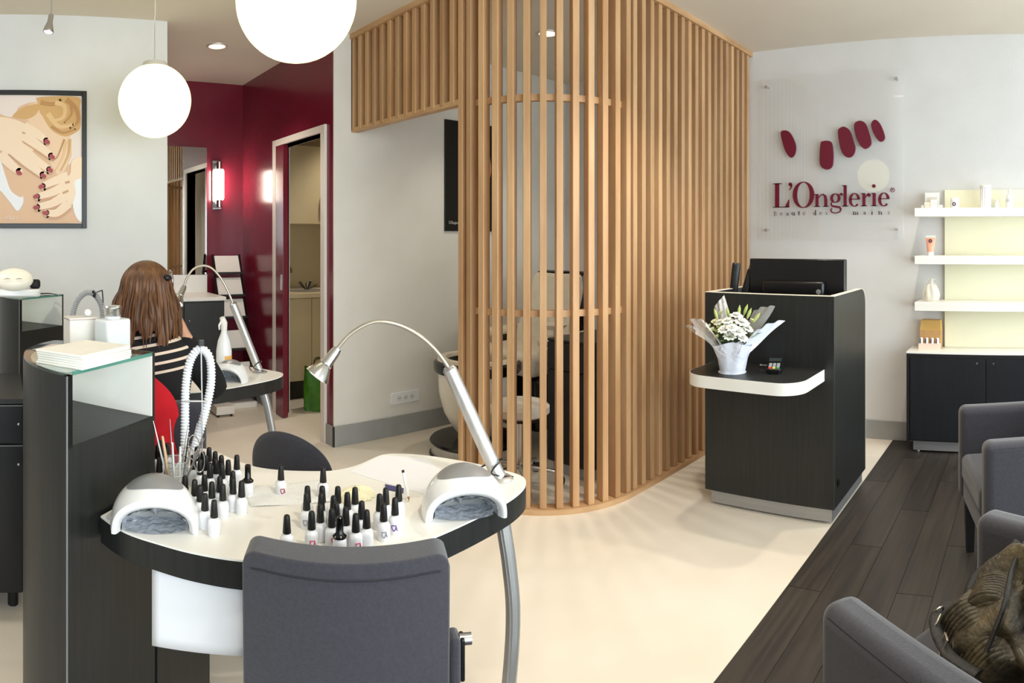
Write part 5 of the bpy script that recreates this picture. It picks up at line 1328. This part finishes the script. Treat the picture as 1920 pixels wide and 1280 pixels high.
mx_ = N.new('ShaderNodeMix'); mx_.data_type = 'RGBA'; Lk.new(mm.outputs[0], mx_.inputs['Factor'])
mx_.inputs['A'].default_value = (*lin((18, 17, 20)), 1); mx_.inputs['B'].default_value = (*lin((226, 204, 184)), 1); Lk.new(mx_.outputs['Result'], bs.inputs['Base Color'])
prof = [(.46, .165, .125, .0), (.54, .165, .13, .0), (.64, .15, .12, .01), (.74, .148, .115, .015), (.84, .158, .118, .02), (.93, .172, .118, .018), (.98, .178, .108, .012), (1.02, .165, .09, .012), (1.05, .12, .072, .014), (1.07, .078, .06, .016), (1.085, .064, .056, .018)]
def torso(u, v):
    a = 2 * pi * u; k = v * (len(prof) - 1); i = min(int(k), len(prof) - 2); q = k - i
    z, rx, ry, oy = [prof[i][j] + (prof[i + 1][j] - prof[i][j]) * q for j in range(4)]
    ca, sa = cos(a), sin(a); e_ = .8
    return (rx * math.copysign(abs(ca) ** e_, ca), oy + ry * math.copysign(abs(sa) ** e_, sa), z)
MB().grid(torso, 48, 44, cu=True).build('sweater', SWS, wm, solid=.004)
for P in ([((.09, .01, 1.0), .05), ((.14, .01, .995), .068), ((.18, .03, .965), .066), ((.225, .07, .905), .06), ((.268, .15, .82), .053), ((.20, .212, .93), .046), ((.15, .205, 1.02), .036)], [((-.09, .01, 1.0), .05), ((-.14, .01, .995), .068), ((-.18, .035, .96), .066), ((-.215, .08, .89), .06), ((-.238, .17, .81), .053), ((-.17, .28, .80), .045), ((-.12, .335, .797), .036)]):
    V2, E2, R2 = [], [], []; chain(V2, E2, R2, P); skin_mesh('sleeve', V2, E2, R2, SWT, wm)
V2, E2, R2 = [], [], []
p0 = chain(V2, E2, R2, [((0, 0, .53), .128)])
for s_ in (-1, 1): chain(V2, E2, R2, [((s_ * .09, .02, .52), .095), ((s_ * .11, .25, .53), .085), ((s_ * .12, .42, .51), .07), ((s_ * .12, .44, .30), .06), ((s_ * .12, .42, .10), .05)], p0)
skin_mesh('trousers', V2, E2, R2, mat('black trousers', (18, 18, 22), .85), wm)
for s_ in (-1, 1): MB().ball((s_ * .128, .50, .035), (.045, .12, .035), 20, 12).build('shoe', BLACKM, wm)
# hair: cap and long fall made of combed ridges
HAIR = mat('brown hair', (122, 82, 52), .45, rgb2=(74, 46, 28), nscale=(55, 55, 3), detail=5)
def hairf(u, v):
    a = radians(160) + radians(220) * u          # from right front round the back to left front
    ca, sa = cos(a), sin(a)
    if v < .42:
        q = v / .42 * pi / 2; r = sin(q); zz = 1.222 + .098 * cos(q); rx, ry = .092 * r, .100 * r; cy = .045
    else:
        q = (v - .42) / .58; zz = 1.222 - (.178 + .036 * sin(a * 5) + .03 * sin(a * 11)) * q; k = 1 + .28 * sin(pi * min(1, q * .9) * .75) - .12 * q * q
        rx, ry = .092 * k * (1 + .12 * q), .100 * k * .98; cy = .045 - .012 * q
    rid = 1 + (.016 * sin(a * 46 + v * 5) + .014 * sin(a * 23 + 2 * sin(v * 4))) * min(1, v * 3)
    return (.004 + rx * ca * rid, cy + ry * sa * rid, zz)
MB().grid(hairf, 180, 40).build('hair', HAIR, wm, solid=.006)
rg = random.Random(21)
for k in range(44):
    u = rg.uniform(.06, .94); v0 = rg.uniform(.35, .6); P = []
    for j in range(7):
        v = v0 + (1.03 - v0) * j / 6; p = hairf(u + .012 * sin(j + k), min(v, 1)); P.append((p[0] * 1.04, .045 + (p[1] - .045) * 1.05, p[2] - max(0, v - 1) * .6 - (.02 * rg.random() if j == 6 else 0)))
    MB().tube(P, [.002, .006, .007, .007, .006, .0045, .001], 7, flat=.6).build('hair_lock', HAIR, wm)
MB().ball((.078, .0, 1.262), (.018, .022, .014), 14, 8).build('hair_clip', BLACKP, wm)
# chair under her and the red garment over its back
t = thing('customer_chair', 'charcoal chair the woman sits on, mostly hidden by the red garment', 'chair', (PXW, PYW_, 0), rz=wr)
MB().box(-.21, .21, -.2, .24, .40, .462).build('seat', FAB, t, bevel=.025, seg=4)
MB().box(-.205, .205, -.255, -.20, .60, .88).build('backrest', FAB, t, bevel=.027, seg=4)
MB().box(-.03, .03, -.235, -.215, .42, .64).build('back_bar', BLACKP, t, bevel=.004)
for sx_ in (-1, 1):
    for y_ in (-.19, .2): MB().cyl((sx_ * .18, y_, .40), (sx_ * .195, y_ * 1.08, 0), .017, .012, 10).build('leg', LEGB, t)
t = thing('red_garment', 'bright red garment hanging over the chair back behind the woman', 'garment', (PXW, PYW_, .52), rz=wr)
REDC = mat('bright red cloth', (214, 22, 36), .85, rgb2=(196, 14, 30), nscale=(10, 10, 10), bump=.15, bscale=(30, 30, 30))
def redf(u, v):
    "runs from low behind the chair back, over its top, down the front"
    s_ = v; x = -.055 + (u - .5) * .36 * (1 - .10 * sin(pi * v)); e_ = (2 * u - 1)
    drop = .15 * abs(e_) ** 3.0
    if s_ < .7: z = .50 + (.50 - drop) * (s_ / .7) ** .95; y = -.272 + .012 * sin(u * 14) * (1 - s_)
    else: q = (s_ - .7) / .3; z = .99 - drop - .02 * q - .16 * q * q; y = -.272 + .06 * sin(q * pi / 2) + .03 * q
    return (x + .01 * sin(z * 30), y - .01 * (1 - e_ * e_), z - .0)
MB().grid(redf, 40, 36).build('cloth', REDC, t, W=False, solid=.008).location = (0, 0, -.52)

# =================================================================== BURGUNDY ALCOVE
x1_ = onY(388, 300, YB - .01)[0]
t = thing('wall_mirror', 'tall frameless mirror on the burgundy back wall reflecting slats and doorway', 'mirror', (x1_ - .3, YB, 1.08))
MB().prism([(x1_ - .62, YB - .024), (x1_, YB - .008), (x1_, YB - .001), (x1_ - .62, YB - .001)], 1.085, 2.215).build('mirror_glass', mat('mirror silver', (215, 218, 216), .01, 1.0), t, smooth=False, W=True)
MB().box(x1_ - .622, x1_ + .002, YB - .0265, YB - .0009, 1.081, 1.0848).build('lower_edge', CHROME, t, smooth=False, W=True)
VX1 = 1.80; VZ = ZR(556, hypot(VX1, 5.08))
t = thing('vanity_unit', 'black vanity unit with white top under the mirror', 'cabinet', (1.3, 5.3, 0))
MB().box(.75, VX1 - .01, 5.09, YB - .012, .08, VZ - .03).build('carcass', LAM, t, smooth=False, W=True)
MB().box(.74, VX1, 5.07, YB - .012, VZ - .03, VZ).build('white_top', WHITE, t, smooth=False, bevel=.003, W=True)
MB().box(.75, VX1 - .01, YB - .032, YB - .012, VZ, 1.082).build('splashback', WHITE, t, smooth=False, bevel=.002, W=True)
xd = onY(345, 600, 5.075)[0]
for a, b in ((.76, xd - .002), (xd + .002, VX1 - .015)):
    dr = MB().box(a, b, 5.074, 5.09, .1, VZ - .04).build('door', LAM, t, smooth=False, bevel=.002, W=True)
    kx = b - .03 if b < xd else a + .04
    MB().ball((kx, 5.068, ZR(598, 5.4)), .008, 12, 8).build('knob', CHROME, dr, W=True)
MB().box(.78, VX1 - .03, 5.13, YB - .02, 0, .08).build('plinth', BLACKP, t, smooth=False, W=True)
mb = MB().tube(catmull([onY(323, 530, 5.45), onY(323, 518, 5.45), onY(321, 508, 5.42), onY(319, 508, 5.36), onY(318, 514, 5.34)], 5), .01, 10)
mb.tube([(onY(323, 530, 5.45)[0], 5.45, VZ), onY(323, 530, 5.45)], .013, 10); mb.build('tap', CHROME, t, W=True)
# stepped white display rack with black frame
t = thing('display_rack', 'leaning white display rack with black shelf edges in the burgundy corner', 'rack', (2.0, 5.2, 0))
BF = mat('black rack frame', (24, 24, 24), .4)
RW = mat('white rack panel', (236, 230, 222), .45)
def rk(px, py, d=5.35): return onY(px, py, d)
top_z = rk(420, 480)[2]
lv = [top_z, rk(420, 522, 5.3)[2], rk(420, 563, 5.25)[2], .62, .36]
ys = [5.42, 5.36, 5.30, 5.22, 5.14]
xl_, xr_ = 1.815, onY(449, 500, 5.38)[0] + .03
for s_, xx in ((0, xl_), (1, xr_)):
    MB().tube([(xx, 5.47, top_z + .01), (xx + (.01 if s_ else 0.01), 5.10, 0.02)], .011, 4).build('side_rail', BF, t, W=True)
for k in range(5):
    z = lv[k] - .17 if k < 4 else .10
    y0 = ys[k] - .02
    MB().add([(xl_ + .012, ys[k] + .045, lv[k]), (xr_ - .012, ys[k] + .045, lv[k]), (xr_ - .012, y0, z + .03), (xl_ + .012, y0, z + .03), (xl_ + .012, ys[k] + .055, lv[k]), (xr_ - .012, ys[k] + .055, lv[k]), (xr_ - .012, y0 + .01, z + .03), (xl_ + .012, y0 + .01, z + .03)],
             [(0, 1, 2, 3), (7, 6, 5, 4), (0, 4, 5, 1), (1, 5, 6, 2), (2, 6, 7, 3), (3, 7, 4, 0)]).build('panel', RW, t, smooth=False, W=True)
    MB().box(xl_, xr_, y0 - .03, y0 + .02, z + .012, z + .03).build('shelf_edge', BF, t, smooth=False, W=True)
MB().box(xl_ , xr_ + .01, 5.07, 5.47, 0, .045).build('base', RW, t, smooth=False, bevel=.003, W=True)
x, y = G(408, 764, 0)
t = thing('white_box', 'low white box on the floor in front of the display rack', 'box', (x - .02, 4.86, 0))
MB().box(-.09, .06, .0, .18, 0.02, .085).build('box_body', RW, t, smooth=False, bevel=.004)
for a in (-.07, .04): MB().cyl((a, .02, 0), (a, .02, .022), .01, n=8).build('foot', BLACKM, t)

# =================================================================== KITCHEN BEHIND THE DOORWAY
KB = mat('beige kitchen front', (206, 192, 154), .45, rgb2=(200, 186, 148), nscale=(3, 3, 3))
KF = 5.14
t = thing('kitchen_base_unit', 'pale kitchen base unit with light worktop seen through the doorway', 'cabinet', (2.9, 5.4, 0))
MB().box(2.30, 3.6, KF + .02, 5.77, .16, .885).build('carcass', KB, t, smooth=False, W=True)
xs = [2.30, 2.62, 3.1, 3.6]
for a, b in zip(xs, xs[1:]): MB().box(a + .002, b - .002, KF, KF + .02, .165, .88).build('door', KB, t, smooth=False, bevel=.002, W=True)
MB().box(2.30, 3.6, KF - .02, 5.77, .885, .925).build('worktop', mat('light worktop', (214, 200, 164), .4), t, smooth=False, bevel=.003, W=True)
MB().box(2.32, 3.58, KF + .05, 5.7, 0, .16).build('plinth', BLACKP, t, smooth=False, W=True)
t = thing('kitchen_wall_unit', 'beige kitchen wall cupboard seen through the doorway', 'cabinet', (2.9, 5.6, 1.54))
MB().box(2.26, 3.6, 5.44, 5.779, 1.54, 2.26).build('carcass', KB, t, smooth=False, W=True)
for a, b in ((2.26, 2.93), (2.93, 3.6)):
    dr = MB().box(a + .002, b - .002, 5.42, 5.44, 1.54, 2.26).build('door', KB, t, smooth=False, bevel=.002, W=True)
    hx = b - .05 if a < 2.5 else a + .05
    MB().tube(catmull([(hx, 5.42, 1.61), (hx, 5.385, 1.66), (hx, 5.38, 1.75), (hx, 5.385, 1.80), (hx, 5.42, 1.85)], 5), .011, 10, flat=.7).build('handle', CHROME, dr, W=True)
x, y = R(582, 6.0)
t = thing('sink', 'steel sink bowl with dark utensils on the kitchen worktop', 'sink', (x, 5.42, .925))
MB().lathe([(.13, .0), (.17, .0), (.175, .004), (.165, .008), (.14, .004), (.13, .001)], 28).build('rim', STEEL, t)
for k in range(5):
    a = k * 1.1 + .2; MB().tube([(.02 * cos(a), .02 * sin(a), .012), (.10 * cos(a), .08 * sin(a) - .02, .05 + .012 * k)], [.007, .011], 8, flat=.4).build('utensil', DKT, t)
tp = MB().tube(catmull([(-.16, .2, 0), (-.16, .2, .16), (-.15, .16, .21), (-.12, .1, .2), (-.12, .09, .16)], 6), .011, 10).build('tap', mat('bronze tap', (120, 100, 76), .3, .9), t)
x, y = G(592, 771, 0)
t = thing('shopping_bag', 'bright green shopping bag standing on the kitchen floor by the doorway', 'bag', (x + .06, y + .05, 0), rz=radians(-28))
GRN = mat('green woven bag', (74, 142, 28), .4, rgb2=(58, 120, 20), nscale=(20, 20, 20), bump=.5, bscale=(14, 14, 14), coat=.2)
def bagw(u, v):
    a = 2 * pi * u; c, s_ = cos(a), sin(a); e_ = .35; k = 1 + .04 * sin(5 * a + 7 * v) - .06 * v
    return (.13 * math.copysign(abs(c) ** e_, c) * k, .09 * math.copysign(abs(s_) ** e_, s_) * k * (1 - .2 * v), .004 + .33 * v + .015 * sin(3 * a) * v)
MB().grid(bagw, 60, 16, cu=True).lathe([(0, 0.002), (.1, .002), (.1, .006), (0, .006)], 12).build('bag_body', GRN, t)
for s_ in (-1, 1): MB().tube(catmull([(-.05, s_ * .065, .33), (-.04, s_ * .05, .40), (.0, s_ * .03, .42), (.04, s_ * .05, .40), (.05, s_ * .065, .33)], 6), .007, 8, flat=.5).build('handle', mat('dark green strap', (34, 60, 20), .6), t)
x, y = 2.9, 4.55

# =================================================================== PEDICURE BOOTH
t = thing('pedicure_chair', 'cream and black pedicure chair with round foot basin inside the booth', 'pedicure chair', (3.1, 3.2, 0))
bxc, byc = 2.83, 3.22
BLK = mat('gloss black base', (14, 13, 13), .2)
MB().lathe([(0, .012), (.285, .012), (.29, .02), (.29, .085), (.285, .09), (0, .09)], 48, T(bxc, byc, 0)).build('base_ring', STEEL, t, W=True)
MB().lathe([(0, 0), (.30, 0), (.302, .006), (.302, .014), (.288, .018), (0, .018)], 48, T(bxc, byc, 0)).build('base_foot', BLK, t, W=True)
MB().lathe([(0, .09), (.295, .09), (.30, .096), (.29, .108), (.2, .12), (0, .12)], 48, T(bxc, byc, 0)).build('base_top', BLK, t, W=True)
def basin(u, v):
    a = 2 * pi * u; pr = [(0, .10), (.15, .17), (.4, .235), (.7, .27), (1, .275)]
    for (a0, r0), (a1_, r1) in zip(pr, pr[1:]):
        if v <= a1_: r = r0 + (r1 - r0) * (v - a0) / (a1_ - a0); break
    return (bxc + .02 + r * cos(a) * 1.0, byc + r * sin(a) * .85, .11 + .43 * v)
MB().grid(basin, 48, 16, cu=True).build('basin', mat('cream fibreglass', (232, 226, 214), .25), t, W=True)
MB().lathe([(.20, .535), (.28, .54), (.29, .555), (.29, .60), (.27, .615), (.21, .61), (.2, .59), (.2, .535)], 48, T(bxc + .02, byc, 0)).build('basin_rim', BLK, t, W=True)
MB().lathe([(.205, .61), (.268, .615), (.262, .632), (.21, .632), (.205, .61)], 48, T(bxc + .02, byc, 0)).build('rim_pad', CREAML, t, W=True)
MB().tube([(bxc - .22, byc - .14, .12), (bxc - .235, byc - .15, .15), (bxc - .26, byc - .165, .155)], .012, 10).build('drain_tap', CHROME, t, W=True)
MB().box(3.12, 3.62, 2.93, 3.47, .12, .50).build('plinth_body', BLK, t, bevel=.05, seg=4, W=True)
MB().box(3.02, 3.58, 2.90, 3.50, .50, .66).build('seat_cushion', CREAML, t, bevel=.05, seg=5, W=True)
def backc(u, v, fr):
    y = 3.2 + (u - .5) * .5 * (1 - .12 * v); return (3.50 + .22 * v + (-.11 if fr else 0) - .03 * (2 * u - 1) ** 2 * (1 if fr else .4), y, .60 + .55 * v)
mb = MB(); mb.grid(lambda u, v: backc(u, v, True), 12, 10); mb.grid(lambda u, v: backc(u, v, False), 12, 10)
o_ = 120; rim = list(range(12)) + [j * 12 + 11 for j in range(1, 10)] + [108 + i for i in range(10, -1, -1)] + [j * 12 for j in range(8, 0, -1)]
for i in range(len(rim)): a_, b_ = rim[i], rim[(i + 1) % len(rim)]; mb.f.append((a_, b_, o_ + b_, o_ + a_))
mb.build('backrest', CREAML, t, bevel=.03, seg=4, W=True)
MB().box(3.62, 3.76, 2.97, 3.43, .5, 1.165, Matrix.Translation((0, 0, 0))).build('back_shell', BLK, t, bevel=.03, seg=3, W=True)
for s_ in (-1, 1):
    ar = MB().box(3.10, 3.60, 3.2 + s_ * .31 - .045, 3.2 + s_ * .31 + .045, .70, .76).build('armrest', CREAML, t, bevel=.025, seg=4, W=True)
    MB().box(3.3, 3.5, 3.2 + s_ * .31 - .03, 3.2 + s_ * .31 + .03, .45, .705).build('arm_post', BLK, t, bevel=.01, W=True)
MB().lathe([(0, .80), (.05, .80), (.085, .83), (.09, .835), (.08, .835), (.04, .81), (0, .808)], 24, T(3.25, 2.9, 0)).build('manicure_bowl', CREAML, t, W=True)
MB().cyl((3.25, 2.9, .74), (3.25, 2.9, .80), .012, n=10).build('bowl_post', CHROME, t, W=True)
# rolling stool
sx_, sy_ = R(975, 3.75)
t = thing('rolling_stool', 'white-seated rolling stool with chrome star base behind the slats', 'stool', (sx_, sy_, 0))
MB().lathe([(0, .40), (.15, .40), (.17, .415), (.17, .45), (.15, .468), (0, .472)], 36).build('seat', mat('white vinyl', (236, 230, 220), .4), t)
MB().lathe([(0, .385), (.15, .385), (.155, .40), (0, .40)], 36).build('seat_shell', BLK, t)
MB().cyl((0, 0, .09), (0, 0, .385), .022, n=14).build('column', CHROME, t)
for k in range(5):
    a = 2 * pi * k / 5 + .35
    MB().tube([(0, 0, .105), (.1 * cos(a), .1 * sin(a), .095), (.23 * cos(a), .23 * sin(a), .072)], [.018, .015, .011], 10).build('base_arm', CHROME, t)
    ca_ = MB().cyl((.23 * cos(a) - .014 * sin(a), .23 * sin(a) + .014 * cos(a), .028), (.23 * cos(a) + .014 * sin(a), .23 * sin(a) - .014 * cos(a), .028), .028, n=16).build('castor', BLACKM, t)
    MB().cyl((.23 * cos(a), .23 * sin(a), .05), (.23 * cos(a), .23 * sin(a), .07), .008, n=8).build('castor_stem', CHROME, ca_)
# black trolley cabinet
kx_, ky_ = R(1080, 3.84)
t = thing('booth_cabinet', 'tall narrow black cabinet on aluminium plinth behind the slats', 'cabinet', (kx_, ky_, 0), rz=radians(0))
MB().box(-.02, .45, -.13, .2, .07, .79).build('body', LAMD, t, smooth=False, bevel=.003)
MB().box(-.025, .455, -.135, .205, .79, .805).build('top', LAM, t, smooth=False, bevel=.003)
MB().box(-.035, -.02, -.125, .195, .08, .62).build('door', LAMD, t, smooth=False, bevel=.002)
MB().box(-.035, -.02, -.125, .195, .625, .785).build('drawer', LAMD, t, smooth=False, bevel=.002)
MB().box(.0, .43, -.11, .18, 0, .07).build('plinth', ALU, t, smooth=False)
